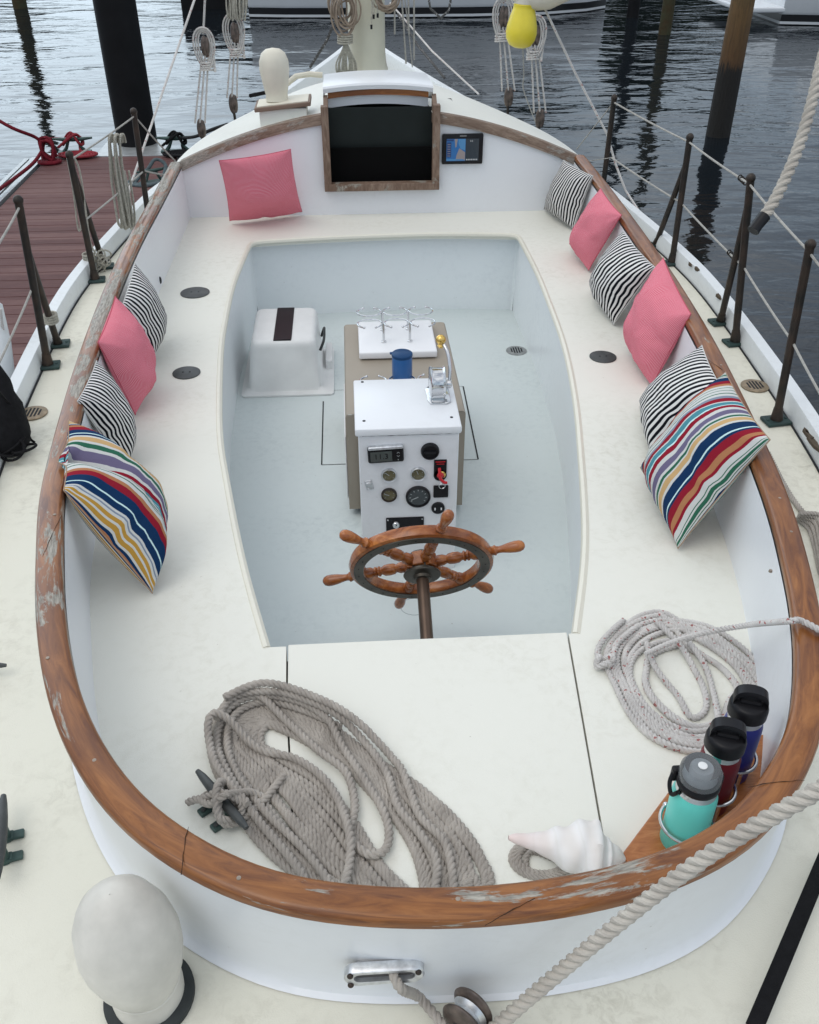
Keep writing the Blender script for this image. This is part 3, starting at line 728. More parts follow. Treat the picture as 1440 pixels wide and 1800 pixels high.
line([PY(152, 385, SB[1].y), PY(253, 300, SC[0].y), P(303, 309, .2)], sag=.003, lab='lower lifeline on the left side')
line([SA[0]+dn, PY(-10, 440, 2.8)], sag=.004); line([PY(56, 508, SA[1].y), PY(-10, 655, 2.75)], sag=.004)
# turnbuckle loops on the right lifelines
for q in (S2[0].lerp(S3[0], .87)+dn, mid[1].lerp(mid[2], .8)):
    mb = MB()
    for k in range(4): 
        c = q+Vector((.002*k, -.013*k, -.002*k)); mb.tube([c+Vector((.007*math.cos(a), 0, .009*math.sin(a))) for a in [i*math.pi/5 for i in range(10)]], .0025, 6, closed=True)
    mb.build('lashing_knot', M['bronze'], boat)
# ------------------------------------------------------------------ helm console
CY = 2.362
mb = MB(); mb.smooth = False; mb.box((-.009, 2.522, -.167), (.306, .312, .53), bev=.004); con = part(mb, 'helm_console', M['white'], 'white box console carrying the engine gauges')
mb = MB(); mb.smooth = True; mb.box((-.010, 2.520, .110), (.322, .324, .026), bev=.006); part(mb, 'console_top', M['white'], parent=con)
for u, v in ((637, 671.5), (640, 740), (794, 733.5)):
    q = P(u, v, .123); mb = MB(); mb.lathe([(.005, -.002), (.005, .001), (.0001, .0016)], axm((q.x, q.y, .1228), (0, 0, 1)), 10); part(mb, 'screw', M['seam'], parent=con)
mb = MB(); rr = random.Random(3)
mb.tube([Vector((-.15+.29*i/20, CY+.0035, .0955+rr.uniform(-.0008, .0008))) for i in range(21)], [rr.choice((.0006, .0014, .001)) for _ in range(21)], 5); part(mb, 'open_joint', M['seam'], parent=con)
yc = CY+.004
def cpos(u, v): return PY(u, v, yc)
def dial(u, v, r, bez, face, name, lab, needle=None, marks=0):
    q = cpos(u, v); mm = axm((q.x, yc, q.z), (0, -1, 0), (1, 0, 0))
    mb = MB(); mb.lathe([(r, -.004), (r*1.0, .008), (r*.93, .0105), (r*.84, .009), (r*.82, .005)], mm, 32); mb.ci = 1; mb.lathe([(r*.84, .0052), (.0001, .0054)], mm, 28)
    o = mb.build(name, [bez, face], con); o['label'] = lab
    if needle is not None:
        m2 = MB(); a = needle; m2.smooth = False
        m2.box(mm @ Vector((math.cos(a)*r*.3, math.sin(a)*r*.3, .0066)), (r*.62, .0008, r*.07), rot=Matrix.Rotation(-a, 3, 'Y')); m2.ci = 0
        for k in range(marks):
            t = R(215-250*k/(marks-1)); m2.box(mm @ Vector((math.cos(t)*r*.66, math.sin(t)*r*.66, .0062)), (.005*r/.033, .0005, .0022*r/.033), rot=Matrix.Rotation(-t, 3, 'Y'))
    return o, mm
gl = simple('pale_print', (.35, .38, .38), .5)
def sub(mbx, name, mat): return mbx.build(name, mat, con)
def dialx(u, v, r, bez, face, name, lab, ndl, marks):
    q = cpos(u, v); mm = axm((q.x, yc, q.z), (0, -1, 0), (1, 0, 0))
    mb = MB(); mb.lathe([(r, -.004), (r, .008), (r*.93, .0105), (r*.84, .009), (r*.82, .005)], mm, 32); mb.ci = 1; mb.lathe([(r*.84, .0052), (.0001, .0054)], mm, 28)
    mb.ci = 2; mb.smooth = False
    mb.box(mm @ Vector((math.cos(ndl)*r*.3, math.sin(ndl)*r*.3, .0066)), (r*.62, .0008, r*.07), rot=Matrix.Rotation(-ndl, 3, 'Y'))
    for k in range(marks):
        t = R(215-250*k/(marks-1)); mb.box(mm @ Vector((math.cos(t)*r*.64, math.sin(t)*r*.64, .0062)), (r*.13, .0005, r*.05), rot=Matrix.Rotation(-t, 3, 'Y'))
    o = mb.build(name, [bez, face, gl], con); o['label'] = lab; return o
rG = .0265
tach = simple('tach_face', (.05, .06, .065), .15)
ol = simple('yellowed_print', (.22, .2, .13), .5)
dialx(684, 834, .0245, M['galv'], M['dialold'], 'gauge', 'yellowed round gauge below the depth display', R(140), 5)
dialx(735, 832, .0245, M['galv'], M['dialold'], 'gauge', 'yellowed round gauge in the middle of the console', R(110), 5)
dialx(684, 869, .0250, M['bronze'], M['dialold'], 'gauge', 'yellowed round gauge at the lower left of the console', R(160), 5)
dialx(735, 872, .0395, M['black'], tach, 'tachometer', 'large black rimmed tachometer', R(205), 9)
# round black cap, key switch plate, square display, round socket, lower panel
q = cpos(756, 792); mm = axm((q.x, yc, q.z), (0, -1, 0), (1, 0, 0)); mb = MB(); mb.lathe([(.0285, -.002), (.0285, .008), (.026, .013), (.022, .012), (.0215, .009), (.0001, .009)], mm, 30); mb.smooth = False; mb.box(mm @ Vector((0, 0, .013)), (.036, .009, .006), bev=.002); part(mb, 'round_cap', M['black'], 'black round cover at the top right of the console', con)
q = cpos(774, 824); mb = MB(); mb.smooth = False; mb.box((q.x, yc-.001, q.z+.004), (.040, .006, .060), bev=.002); mb.lathe([(.0205, 0), (.0205, .0035), (.0001, .0035)], axm((q.x, yc-.0005, q.z-.022), (0, -1, 0)), 24); kp = part(mb, 'switch_plate', M['black'], 'black engine switch plate with a red tag', con)
mb = MB(); mb.lathe([(.013, 0), (.013, .004), (.009, .008), (.0001, .008)], axm((q.x+.004, yc-.004, q.z-.018), (0, -1, 0)), 20); part(mb, 'switch_ring', M['brass'], parent=con)
mb = MB(); mb.smooth = False; mb.box((q.x, yc-.0045, q.z+.028), (.03, .001, .003)); mb.box((q.x, yc-.0045, q.z+.020), (.024, .001, .002)); part(mb, 'plate_print', M['redplastic'], parent=con)
mb = MB()
k1 = [Vector((q.x-.004, yc-.014, q.z+.012)), Vector((q.x-.003, yc-.022, q.z-.006)), Vector((q.x-.001, yc-.026, q.z-.02)), Vector((q.x+.010, yc-.028, q.z-.032)), Vector((q.x+.018, yc-.025, q.z-.036))]
mb.tube(spline(k1, 4), .0048, 8); mb.ellipsoid((q.x+.001, yc-.014, q.z-.012), (.009, .008, .007)); mb.ellipsoid((q.x, yc-.010, q.z-.018), (.011, .006, .011)); part(mb, 'red_tag', M['redplastic'], parent=con)
mb = MB(); kr = Vector((q.x+.004, yc-.028, q.z-.046)); mb.tube([kr+Vector((.0095*math.cos(a), .001*math.cos(a), .0095*math.sin(a))) for a in [i*math.pi/10 for i in range(20)]], .0013, 6, closed=True); part(mb, 'key_ring', M['chrome'], parent=con)
q = cpos(775, 863); mb = MB(); mb.smooth = False; mb.box((q.x, yc-.002, q.z), (.047, .010, .044), bev=.003); part(mb, 'square_panel', M['black'], 'black square panel behind the key ring', con)
q = cpos(770, 892); mm = axm((q.x, yc, q.z), (0, -1, 0), (1, 0, 0)); mb = MB(); mb.lathe([(.0215, -.002), (.0215, .006), (.0195, .008), (.0001, .008)], mm, 26); so = part(mb, 'round_socket', M['black'], 'black round socket just above the wheel', con)
mb = MB(); mb.smooth = False
for dx in (-.010, .010): mb.box((q.x+dx, yc-.0087, q.z), (.004, .001, .009))
part(mb, 'socket_slots', M['whiteboard'], parent=con)
q = cpos(712, 920); mb = MB(); mb.smooth = False; mb.box((q.x, yc-.001, q.z-.010), (.122, .006, .070), bev=.002); part(mb, 'key_panel', M['black'], 'black panel with the ignition key', con)
mb = MB()
for dx in (-.055, .055): mb.lathe([(.003, 0), (.002, .002), (.0001, .002)], axm((q.x+dx, yc-.004, q.z+.018), (0, -1, 0)), 8)
mb.lathe([(.013, 0), (.013, .006), (.010, .010), (.0001, .010)], axm((q.x-.029, yc-.004, q.z+.001), (0, -1, 0)), 20); mb.smooth = False; mb.box((q.x-.029, yc-.018, q.z-.001), (.004, .014, .018)); mb.box((q.x-.028, yc-.020, q.z-.022), (.0015, .002, .035)); part(mb, 'ignition_key', M['chrome'], parent=con)
text('panel_print', 'ENGINE', .007, axm((q.x+.018, yc-.0045, q.z+.016), (0, -1, 0), (1, 0, 0)), gl, con) if False else None
q = cpos(649, 852); mb = MB(); mb.smooth = False; rt_ = Matrix.Rotation(R(-12), 3, 'Y')
mb.box((q.x, yc-.001, q.z), (.024, .006, .034), rot=rt_, bev=.002); mb.box((q.x, yc-.006, q.z+.006), (.018, .005, .010), rot=rt_, bev=.002)
for dz in (-.012, .012): mb.lathe([(.003, 0), (.002, .003), (.0001, .003)], axm((q.x+dz*.2, yc-.004, q.z+dz), (0, -1, 0)), 8)
part(mb, 'latch', M['galv'], 'small metal latch on the left of the console', con)
# depth instrument
q = cpos(678, 796); rr_ = Matrix.Rotation(R(3), 3, 'Y')
mb = MB(); mb.box((q.x, yc-.006, q.z), (.110, .016, .058), bev=.007, seg=3, rot=Matrix.Rotation(R(-2.5), 3, 'Y')); di = part(mb, 'depth_display', M['black'], 'grey topped depth display reading 11.3', con)
mb = MB(); mb.box((q.x, yc-.008, q.z+.025), (.108, .017, .012), bev=.005, seg=3, rot=Matrix.Rotation(R(-2.5), 3, 'Y')); part(mb, 'display_brow', M['galv'], parent=con)
lcd = simple('grey_lcd', (.075, .09, .085), .2)
mb = MB(); mb.smooth = False; mb.box((q.x-.014, yc-.0150, q.z-.004), (.066, .002, .034), rot=Matrix.Rotation(R(-2.5), 3, 'Y')); part(mb, 'lcd', lcd, parent=con)
text('lcd_reading', '11.3', .026, axm((q.x-.014, yc-.0163, q.z-.004), (0, -1, 0), (1, 0, .04)), M['black'], con)
mb = MB(); mb.smooth = False
for z_, d_ in ((.008, 1), (-.004, -1)):
    for s_ in (-1, 1): mb.box((q.x+.038+s_*.002, yc-.0145, q.z+z_), (.006, .001, .0014), rot=Matrix.Rotation(R(40*s_*d_), 3, 'Y'))
mb.box((q.x+.038, yc-.0145, q.z-.017), (.003, .001, .003)); part(mb, 'button_marks', gl, parent=con)
mb = MB(); q = cpos(681, 763); mb.smooth = False; mb.box((q.x, yc-.0003, q.z), (.035, .001, .010)); part(mb, 'tape_strip', M['whiteboard'], parent=con)
# throttle
tb = Vector((.097, 2.55, .1235))
mb = MB(); mb.smooth = True
mb.prism([(tb.x-.038, tb.y-.03), (tb.x-.030, tb.y-.055), (tb.x+.020, tb.y-.058), (tb.x+.036, tb.y-.045), (tb.x+.036, tb.y+.05), (tb.x+.02, tb.y+.06), (tb.x-.03, tb.y+.06), (tb.x-.04, tb.y+.045)], .1225, .129, .002)
th = part(mb, 'throttle_control', M['chrome'], 'chromed single lever engine control on the console')
mb = MB()
mb.lathe([(.0001, -.028), (.046, -.028), (.051, -.024), (.047, -.017), (.046, .013), (.051, .019), (.046, .022), (.0001, .022)], axm((tb.x-.002, tb.y, tb.z+.050), (1, 0, 0)), 40)
mb.smooth = False; mb.box((tb.x-.004, tb.y, tb.z+.018), (.042, .074, .035), bev=.003); part(mb, 'control_housing', M['chrome'], parent=th)
mb = MB(); mb.lathe([(.012, 0), (.014, .006), (.014, .016), (.008, .020), (.0001, .020)], axm((tb.x+.021, tb.y, tb.z+.043), (1, 0, 0)), 20); part(mb, 'lever_boss', M['chrome'], parent=th)
ball = PY(775, 597, tb.y+.07)
lv = spline([Vector((tb.x+.033, tb.y, tb.z+.045)), Vector((tb.x+.036, tb.y+.02, tb.z+.09)), Vector((tb.x+.030, tb.y+.045, tb.z+.13)), Vector((ball.x+.006, ball.y, ball.z-.01))], 6)
mb = MB(); mb.tube(lv, .006, 10); part(mb, 'lever', M['chrome'], parent=th)
mb = MB(); mb.ellipsoid(ball, (.0165, .0165, .0165)); mb.lathe([(.008, 0), (.011, .006), (.007, .012)], axm(ball-Vector((0, 0, .026)), (0, 0, 1)), 14); part(mb, 'brass_knob', M['brass'], parent=th)
# ------------------------------------------------------------------ steering wheel
WC = P(741, 991, -.075); tl_ = R(25); wn = Vector((0, -math.cos(tl_), -math.sin(tl_))); wu = Vector((0, -math.sin(tl_), math.cos(tl_))); wx = Vector((1, 0, 0))
def ringgrid(prof, n=72):
    rows = []
    for k in range(n):
        a = 2*math.pi*k/n; e = wx*math.sin(a)+wu*math.cos(a); rows.append([WC+e*r+wn*h for r, h in prof])
    return rows
mb = MB(); mb.grid(ringgrid([(.158, -.014), (.156, 0), (.159, .015), (.163, .0175), (.190, .0175), (.197, .014), (.2005, 0), (.197, -.014), (.190, -.018), (.163, -.018)]), closeu=True, closev=True)
wh = part(mb, 'steering_wheel', M['wheelwood'], 'six spoked varnished wooden ship wheel with a dark metal ring')
mb = MB(); mb.smooth = False; mb.grid(ringgrid([(.1615, .0176), (.1615, .0205), (.1875, .0205), (.1875, .0176)]), closeu=True, closev=True); part(mb, 'metal_ring', M['darkring'], parent=wh)
mb = MB()
for k in range(24):
    a = 2*math.pi*(k+.5)/24; e = wx*math.sin(a)+wu*math.cos(a)
    mb.lathe([(.0022, 0), (.0018, .0008), (.0001, .0008)], axm(WC+e*.175+wn*.0206, wn), 7)
part(mb, 'ring_screws', M['seam'], parent=wh)
for k in range(6):
    a = R(12)+k*math.pi/3; e = wx*math.sin(a)+wu*math.cos(a); m4 = axm(WC, e, wn)
    mb = MB(); mb.lathe([(.013, .035), (.016, .05), (.0155, .062), (.012, .070), (.0115, .073), (.015, .078), (.0165, .092), (.0155, .106), (.0105, .114), (.0105, .117), (.0145, .12), (.0145, .124), (.0105, .127), (.0145, .130), (.0145, .135), (.011, .138), (.016, .146), (.017, .158)], m4, 16)
    part(mb, 'spoke', M['wheelwood'], parent=wh)
    mb = MB(); mb.lathe([(.013, .192), (.0125, .203), (.0145, .206), (.0145, .209), (.011, .212), (.0095, .218), (.0105, .228), (.014, .245), (.0162, .262), (.0158, .275), (.0125, .284), (.006, .289), (.0001, .290)], m4, 16)
    part(mb, 'handle', M['wheelwood'], parent=wh)
mb = MB(); mb.smooth = True
mb.lathe([(.0001, -.03), (.030, -.03), (.034, -.02), (.034, .022), (.030, .028), (.050, .030), (.052, .034), (.050, .038), (.026, .040), (.024, .048), (.018, .050)], axm(WC, wn), 30); part(mb, 'hub', M['darkring'], parent=wh)
for k in range(6):
    a = R(42)+k*math.pi/3; e = wx*math.sin(a)+wu*math.cos(a)
    mb = MB(); mb.smooth = False; mb.box(WC+e*.034, (.022, .03, .04), rot=axm((0, 0, 0), wn, e).to_3x3(), bev=.003); part(mb, 'hub_block', M['wheelwood'], parent=wh)
mb = MB(); mb.tube([WC+wn*.03, WC+wn*.25, WC+wn*.5], .0175, 20); part(mb, 'wheel_shaft', M['shaft'], parent=wh)
# ------------------------------------------------------------------ things in the cockpit
t = empty('drop_leaf_table', (0, 3.05, -.43), 'folded cockpit table wrapped in a beige vinyl cover, behind the console', 'table')
mb = MB(); mb.smooth = False; mb.box((0, 3.06, -.22), (.36, .66, .41)); mb.build('table_body', M['whiteplastic'], t)
mb = MB(); rows = []
TY0, TY1 = 2.69, 3.425
for x, z in ((-.203, -.40), (-.203, -.02), (-.198, -.013), (-.19, -.011), (.19, -.011), (.2, -.013), (.205, -.02), (.205, -.40)): rows.append([Vector((x, y, z)) for y in (TY0, TY0+.1, 3.0, 3.3, TY1)])
mb.grid(rows)
b = len(mb.v); mb.v += [Vector(p) for p in ((-.203, TY0, -.40), (.205, TY0, -.40), (.205, TY0, -.02), (.198, TY0, -.0125), (-.198, TY0, -.0125), (-.203, TY0, -.02))]; mb.smooth = False; mb.face([b+i for i in range(6)])
mb.build('vinyl_cover', M['tarp'], t)
mb = MB(); mb.box((-.207, 2.93, -.25), (.006, .40, .26), bev=.004); mb.build('table_leaf', M['whiteboard'], t)
def rack(y0, name, lab, x0=-.147, x1=.144, nfront=True):
    t = empty(name, (0, y0, -.01), lab, 'drinks rack')
    mb = MB(); mb.box(((x0+x1)/2, y0, .008), (x1-x0, .285 if y0 > 3 else .14, .028), bev=.006, seg=3); mb.build('rack_board', M['whiteboard'], t)
    for dx in (-.13, .13):
        for dy in ((-.12, .12) if y0 > 3 else (-.055, .055)):
            m = MB(); m.lathe([(.008, 0), (.008, .006)], axm((dx+(x0+x1)/2, y0+dy, -.0105), (0, 0, 1)), 10); m.build('rubber_foot', M['rubber'], t)
    zt = .098 if y0 > 3 else .045
    if y0 < 3: t['label'] = lab
    for px in (-.052, .047):
        for row, py in ((0, y0-.055), (1, y0+.055)):
            m = MB(); m.tube([Vector((px, py, .02)), Vector((px, py, zt))], .0048, 12); m.lathe([(.010, 0), (.010, .004), (.006, .006)], axm((px, py, .0222), (0, 0, 1)), 14); m.build('post', M['chrome'], t)
    for row, py in ((0, y0-.055), (1, y0+.055)):
        for cx_ in (-.103, -.003, .096):
            s = -1 if row == 0 else 1; pts = []
            for k in range(25):
                a = R(90*s+28)+k*R(304)/24; pts.append(Vector((cx_+.046*math.cos(a), py+.040*math.sin(a)+ (s*.0), zt)))
            m = MB(); m.tube(pts, .003, 8); m.ellipsoid(pts[0], (.0048,)*3, nu=10, nv=6); m.ellipsoid(pts[-1], (.0048,)*3, nu=10, nv=6); m.build('ring_holder', M['chrome'], t)
    return t
rack(3.235, 'drinks_rack', 'white board with six open steel rings at the far end of the beige table')
rack(2.765, 'drinks_rack', 'drinks rack mostly hidden behind the console, holding the blue can')
t = empty('drink_can', (-.003, 2.865-.012, .022), 'tall blue insulated can standing just behind the console', 'can')
q = Vector((-.001, 2.853, .022)); mb = MB(); mb.lathe([(.033, 0), (.035, .003), (.035, .098)], axm(q, (0, 0, 1)), 30); mb.build('can_sleeve', M['cooler_blue'], t)
mb = MB(); mb.lathe([(.0355, .098), (.0365, .101), (.0362, .108), (.033, .1105), (.0001, .1105)], axm(q, (0, 0, 1)), 30); mb.smooth = False; mb.box(q+Vector((-.034, .008, .106)), (.016, .012, .006), bev=.002); mb.build('can_lid', simple('navy_lid', (.008, .05, .14), .4), t)
# white moulded box with black tape
t = empty('moulded_box', (-.47, 3.84, -.43), 'white moulded plastic box with black tape on top, at the left of the foot well', 'box')
def rr_rect(cx, cy, w, d, z, r, n=6):
    pts = []
    for qx, qy, a0 in ((1, 1, 0), (-1, 1, 90), (-1, -1, 180), (1, -1, 270)):
        for k in range(n+1):
            a = R(a0+90*k/n); pts.append(Vector((cx+qx*(w/2-r)+r*math.cos(a), cy+qy*(d/2-r)+r*math.sin(a), z)))
    return pts
mb = MB(); B = []
for (w, d, z, r, dx, dy) in ((.41, .47, -.429, .02, 0, .0), (.41, .47, -.421, .02, 0, 0), (.40, .46, -.4185, .02, 0, 0), (.345, .42, -.414, .03, -.01, 0), (.33, .41, -.405, .035, -.01, 0), (.285, .385, -.215, .035, -.005, 0), (.278, .378, -.198, .035, -.005, 0), (.262, .36, -.188, .03, -.005, 0), (.235, .34, -.185, .02, -.005, 0)):
    B.append(rr_rect(-.468+dx, 3.848+dy, w, d, z, r))
mb.grid(B, closeu=True); n0 = len(mb.v)-28; mb.face([n0+i for i in range(28)]); mb.build('box_shell', M['whiteplastic'], t)
mb = MB(); mb.smooth = False; mb.box((-.475, 3.85, -.1835), (.078, .345, .003)); mb.box((-.476, 3.673, -.19), (.076, .004, .018)); mb.build('tape_strip', M['black'], t)
mb = MB(); pts = spline([Vector((-.318, 3.74, -.27)), Vector((-.300, 3.77, -.235)), Vector((-.298, 3.86, -.225)), Vector((-.302, 3.93, -.25)), Vector((-.316, 3.96, -.30))], 6)
mb.tube(pts, .006, 8); mb.build('carry_handle', M['rubber'], t)
mb = MB(); mb.smooth = False; mb.box((-.285, 3.95, -.40), (.03, .20, .05), bev=.004); mb.build('side_flange', M['whiteplastic'], t)
# ------------------------------------------------------------------ pillows
M['seam_pink'] = simple('pink_seam', (.50, .08, .12), .9); M['seam_white'] = simple('white_seam', (.55, .55, .53), .9); M['seam_tan'] = simple('tan_seam', (.36, .25, .17), .9)
def pillow(c, thick, mat, lab, group, seed=0, uvrot=0, back=.45, flip=False, cat='pillow', puff=.55, crease=1, dent=False, name='pillow'):
    TL, TR, BR, BL = [Vector(x) for x in c]; thick *= 1.5
    nrm = (TR-TL).cross(BL-TL).normalized()
    cen = (TL+TR+BR+BL)/4
    if nrm.dot(CAM-cen) < 0: nrm = -nrm
    n = 44; rows = []; so = Vector((seed*7.3, seed*3.1, 0))
    L_ = (TR-TL).length
    def pt(u, v, side):
        a, b = math.sin(math.pi/2*(2*u-1)), math.sin(math.pi/2*(2*v-1)); u, v = .5+a/2, .5+b/2
        ins = .045
        uu = .5+.5*a*(1-ins*(1-b*b)*abs(a)**3); vv = .5+.5*b*(1-ins*(1-a*a)*abs(b)**3)
        base = (TL*(1-uu)+TR*uu)*(1-vv)+(BL*(1-uu)+BR*uu)*vv
        e = max(0, (1-a*a)*(1-b*b))
        h = e**puff
        corner = (a*a*b*b)
        wr = noise.noise(Vector((u*3.2, v*3.2, seed)))*.22*h + noise.noise(Vector((u*9+2*noise.noise(Vector((v*4, u*4, seed))), v*9, seed+5)))*.045*(h**.5)
        # radiating creases from the corners
        for (ca, cb) in ((-1, -1), (1, -1), (-1, 1), (1, 1)):
            da, db = a-ca, b-cb; r = math.hypot(da, db)
            if r < .95: ang = math.atan2(db*cb, da*ca); wr += .10*crease*math.sin(ang*5+seed+ca*3)*(1-r/.95)**1.2*min(1, r*5)*(e**.3)
        # a dent along the middle edges
        for k, (ea, eb) in enumerate(((-1, 0), (1, 0), (0, -1), (0, 1))):
            r = math.hypot((a-ea)*1.4, (b-eb)*1.4)
            wr += -.10*crease*math.exp(-(r/.35)**2)*math.sin((a if ea == 0 else b)*13+seed*k)*(e**.2)
        t = thick*(h+wr*1.0)
        if dent: t -= thick*1.1*math.exp(-(((a-.05)/.22)**2+((b+1)/.75)**2))*min(1, (1+b)*4+.25)
        if side < 0: t = -thick*back*h
        pu = base+nrm*t
        if side > 0: # fabric pulls sideways
            pu += (TR-TL)*(.007*noise.noise(Vector((u*5, v*5, seed+9)))*h)+(BL-TL)*(.007*noise.noise(Vector((u*6, v*6, seed+19)))*h)
        return pu
    mb = MB()
    def uvf(i, j):
        u, v = [.62*q+.38*(.5+.5*math.sin(math.pi*(q-.5))) for q in (j/n, i/n)]
        return {0: (u, v), 1: (v, 1-u), 2: (1-u, 1-v), 3: (1-v, u)}[uvrot]
    mb.grid([[pt(j/n, i/n, 1) for j in range(n+1)] for i in range(n+1)], uvf=uvf)
    mb.grid([[pt(j/n, i/n, -1) for j in range(n+1)] for i in range(n+1)], uvf=uvf)
    o = mb.build(name, M[mat]); tag(o, lab, cat, group)
    per = [pt(k/24, 0, 0) for k in range(24)]+[pt(1, k/24, 0) for k in range(24)]+[pt(1-k/24, 1, 0) for k in range(24)]+[pt(0, 1-k/24, 0) for k in range(24)]
    sm = MB(); sm.tube(per, .0016, 6, closed=True); sm.build('edge_seam', M[{'pink': 'seam_pink', 'bw': 'seam_white'}.get(mat, 'seam_tan')], o)
    return o
PG = 'pillows along the cockpit seats'
pil = [
 (((385, 282, .375), (511, 262, .385), (531, 372, .02), (404, 388, .02)), .055, 'pink', 'red pinstriped pillow alone against the cabin wall left of the companionway', 1, 0),
 (((214, 540, .30), (237, 462, .31), (293, 573, .05), (262, 639, .015)), .040, 'bw', 'black and white striped pillow farthest along the left seat, partly behind a pink one', 2, 1),
 (((172, 602, .30), (203, 521, .34), (262, 655, .05), (238, 729, .01)), .058, 'pink', 'pink pinstriped pillow between two striped ones on the left seat', 3, 1),
 (((136, 705, .29), (170, 634, .31), (228, 765, .05), (221, 825, .01)), .045, 'bw', 'black and white striped pillow between the pink and the multicoloured one on the left', 4, 1),
 (((112, 862, .30), (120, 738, .33), (277, 925, .06), (268, 1043, .012)), .08, 'multi2', 'multicoloured striped pillow with gold bands nearest the camera on the left seat', 5, 1),
 (((991, 281, .29), (1043, 309, .30), (1009, 403, .01), (956, 367, .01)), .042, 'bw', 'black and white striped pillow farthest along the right seat', 6, 1),
 (((1056, 331, .33), (1093, 378, .30), (1035, 475, .012), (1001, 428, .03)), .048, 'pink', 'smaller pink pinstriped pillow farthest along the right seat', 7, 1),
 (((1095, 406, .31), (1152, 470, .30), (1079, 570, .01), (1036, 500, .03)), .055, 'bw', 'black and white striped pillow between the two pink ones on the right', 8, 1),
 (((1166, 453, .34), (1215, 552, .30), (1146, 680, .01), (1101, 600, .04)), .062, 'pink', 'large pink pinstriped pillow in the middle of the right seat', 9, 1),
 (((1234, 607, .31), (1275, 690, .32), (1145, 805, .02), (1124, 704, .02)), .045, 'bw', 'black and white striped pillow behind the multicoloured one on the right', 10, 1),
 (((1276, 654, .36), (1354, 773, .34), (1192, 964, .012), (1126, 822, .04)), .07, 'multi', 'large multicoloured striped pillow nearest the camera on the right seat', 11, 3),
]
for c, th_, mt, lb, sd, ur in pil:
    pillow([P(*x) for x in c], th_, mt, lb, PG, sd, ur, dent=(sd == 5))
# ------------------------------------------------------------------ rope laying: each pass rests on what lies below it
class Layer:
    def __init__(s, x0, x1, y0, y1, base=0, cell=.004):
        s.x0, s.y0, s.c = x0, y0, cell; s.H = np.full((int((x1-x0)/cell)+1, int((y1-y0)/cell)+1), base, dtype=float)
    def lay(s, pts, r, soft=.80):
        pts = resample([Vector((p[0], p[1], 0)) for p in pts], .009); k = int(r*.75/s.c)+1; zs = []
        nx, ny = s.H.shape
        for p in pts:
            i, j = int((p.x-s.x0)/s.c), int((p.y-s.y0)/s.c)
            i = min(max(i, k), nx-k-1); j = min(max(j, k), ny-k-1)
            zs.append(s.H[i-k:i+k+1, j-k:j+k+1].max()+r*soft)
        z = np.array(zs); n = len(z)
        z2 = np.array([z[max(0, i-2):i+3].max() for i in range(n)])
        z3 = np.array([z2[max(0, i-4):i+5].mean() for i in range(n)])
        for p, zz in zip(pts, z3): p.z = zz
        kk = int(r/s.c)+1
        for p in pts:
            i, j = int((p.x-s.x0)/s.c), int((p.y-s.y0)/s.c)
            for a in range(-kk, kk+1):
                for b in range(-kk, kk+1):
                    ii, jj = i+a, j+b
                    if 0 <= ii < nx and 0 <= jj < ny:
                        d2 = r*r-(a*a+b*b)*s.c*s.c
                        if d2 > 0:
                            h = p.z+math.sqrt(d2)*.8
                            if h > s.H[ii, jj]: s.H[ii, jj] = h
        return pts
def px(l, z=0): return [P(u, v, z) for u, v in l]
# --- large grey rope coil on the stern seat
RG = .0088
ly = Layer(-.8, .4, .6, 1.7)
LO = px([(430, 1246), (384, 1272), (370, 1306), (380, 1360), (415, 1430), (470, 1500), (540, 1560), (620, 1585)])
LI = px([(475, 1278), (458, 1296), (466, 1318), (515, 1345), (572, 1385), (622, 1435), (672, 1500), (730, 1580)])
RO = px([(430, 1244), (500, 1252), (580, 1280), (660, 1336), (740, 1385), (800, 1435), (845, 1500), (862, 1560)])
RI = px([(475, 1278), (515, 1290), (555, 1312), (605, 1350), (650, 1398), (690, 1450), (722, 1510), (740, 1575)])
rc = random.Random(11); mbs = []
t = empty('grey_rope_coil', P(600, 1400, 0), 'large flaked coil of thick weathered grey rope lying on the stern seat', 'rope')
order = list(range(15)); mbR = MB(); path = []
def mix(A, B, f): return [a.lerp(b, x) for a, b, x in zip(A, B, f)]
ordL = list(range(21)); rc.shuffle(ordL); ordR = list(range(21)); rc.shuffle(ordR)
for k in range(21):
    fl = (ordL[k]+.5)/21; frr = (ordR[k]+.5)/21; w1 = rc.uniform(-.10, .10); w2 = rc.uniform(-.10, .10)
    FL = [min(1.05, max(-.02, fl+w1*math.sin(i*.9+k))) for i in range(8)]; FR = [min(1.02, max(-.02, frr+w2*math.sin(i*.8+k*2))) for i in range(8)]
    a = mix(LO, LI, FL); b = mix(RO, RI, FR)
    endy = rc.uniform(-.005, .03)
    e1 = a[-1].lerp(b[-1], .33)+Vector((0, -.035+endy, 0)); e2 = a[-1].lerp(b[-1], .66)+Vector((0, -.035+endy, 0))
    lp_ = b[0:]+[Vector((e2.x, e2.y, 0)), Vector((e1.x, e1.y, 0))]+a[::-1]
    path += [p+Vector((rc.uniform(-.006, .006), rc.uniform(-.006, .006), 0)) for p in lp_]
sp = spline(path, 5)
for p in sp:  # keep inside the coaming wall
    lim = .795 if -.30 < p.x < .15 else .795+max(0, abs(p.x+.07)-.2)*.30
    if p.y < lim: p.y = lim+ (lim-p.y)*.15
mbR.rope(ly.lay(sp, RG), RG)
mbR.build('coiled_rope', M['rope_grey'], t)
mbR = MB()
mbR.rope(ly.lay(spline(px([(600, 1290), (540, 1262), (470, 1245), (415, 1268), (402, 1320), (420, 1375), (470, 1440), (540, 1510), (600, 1590)]), 6), RG), RG)
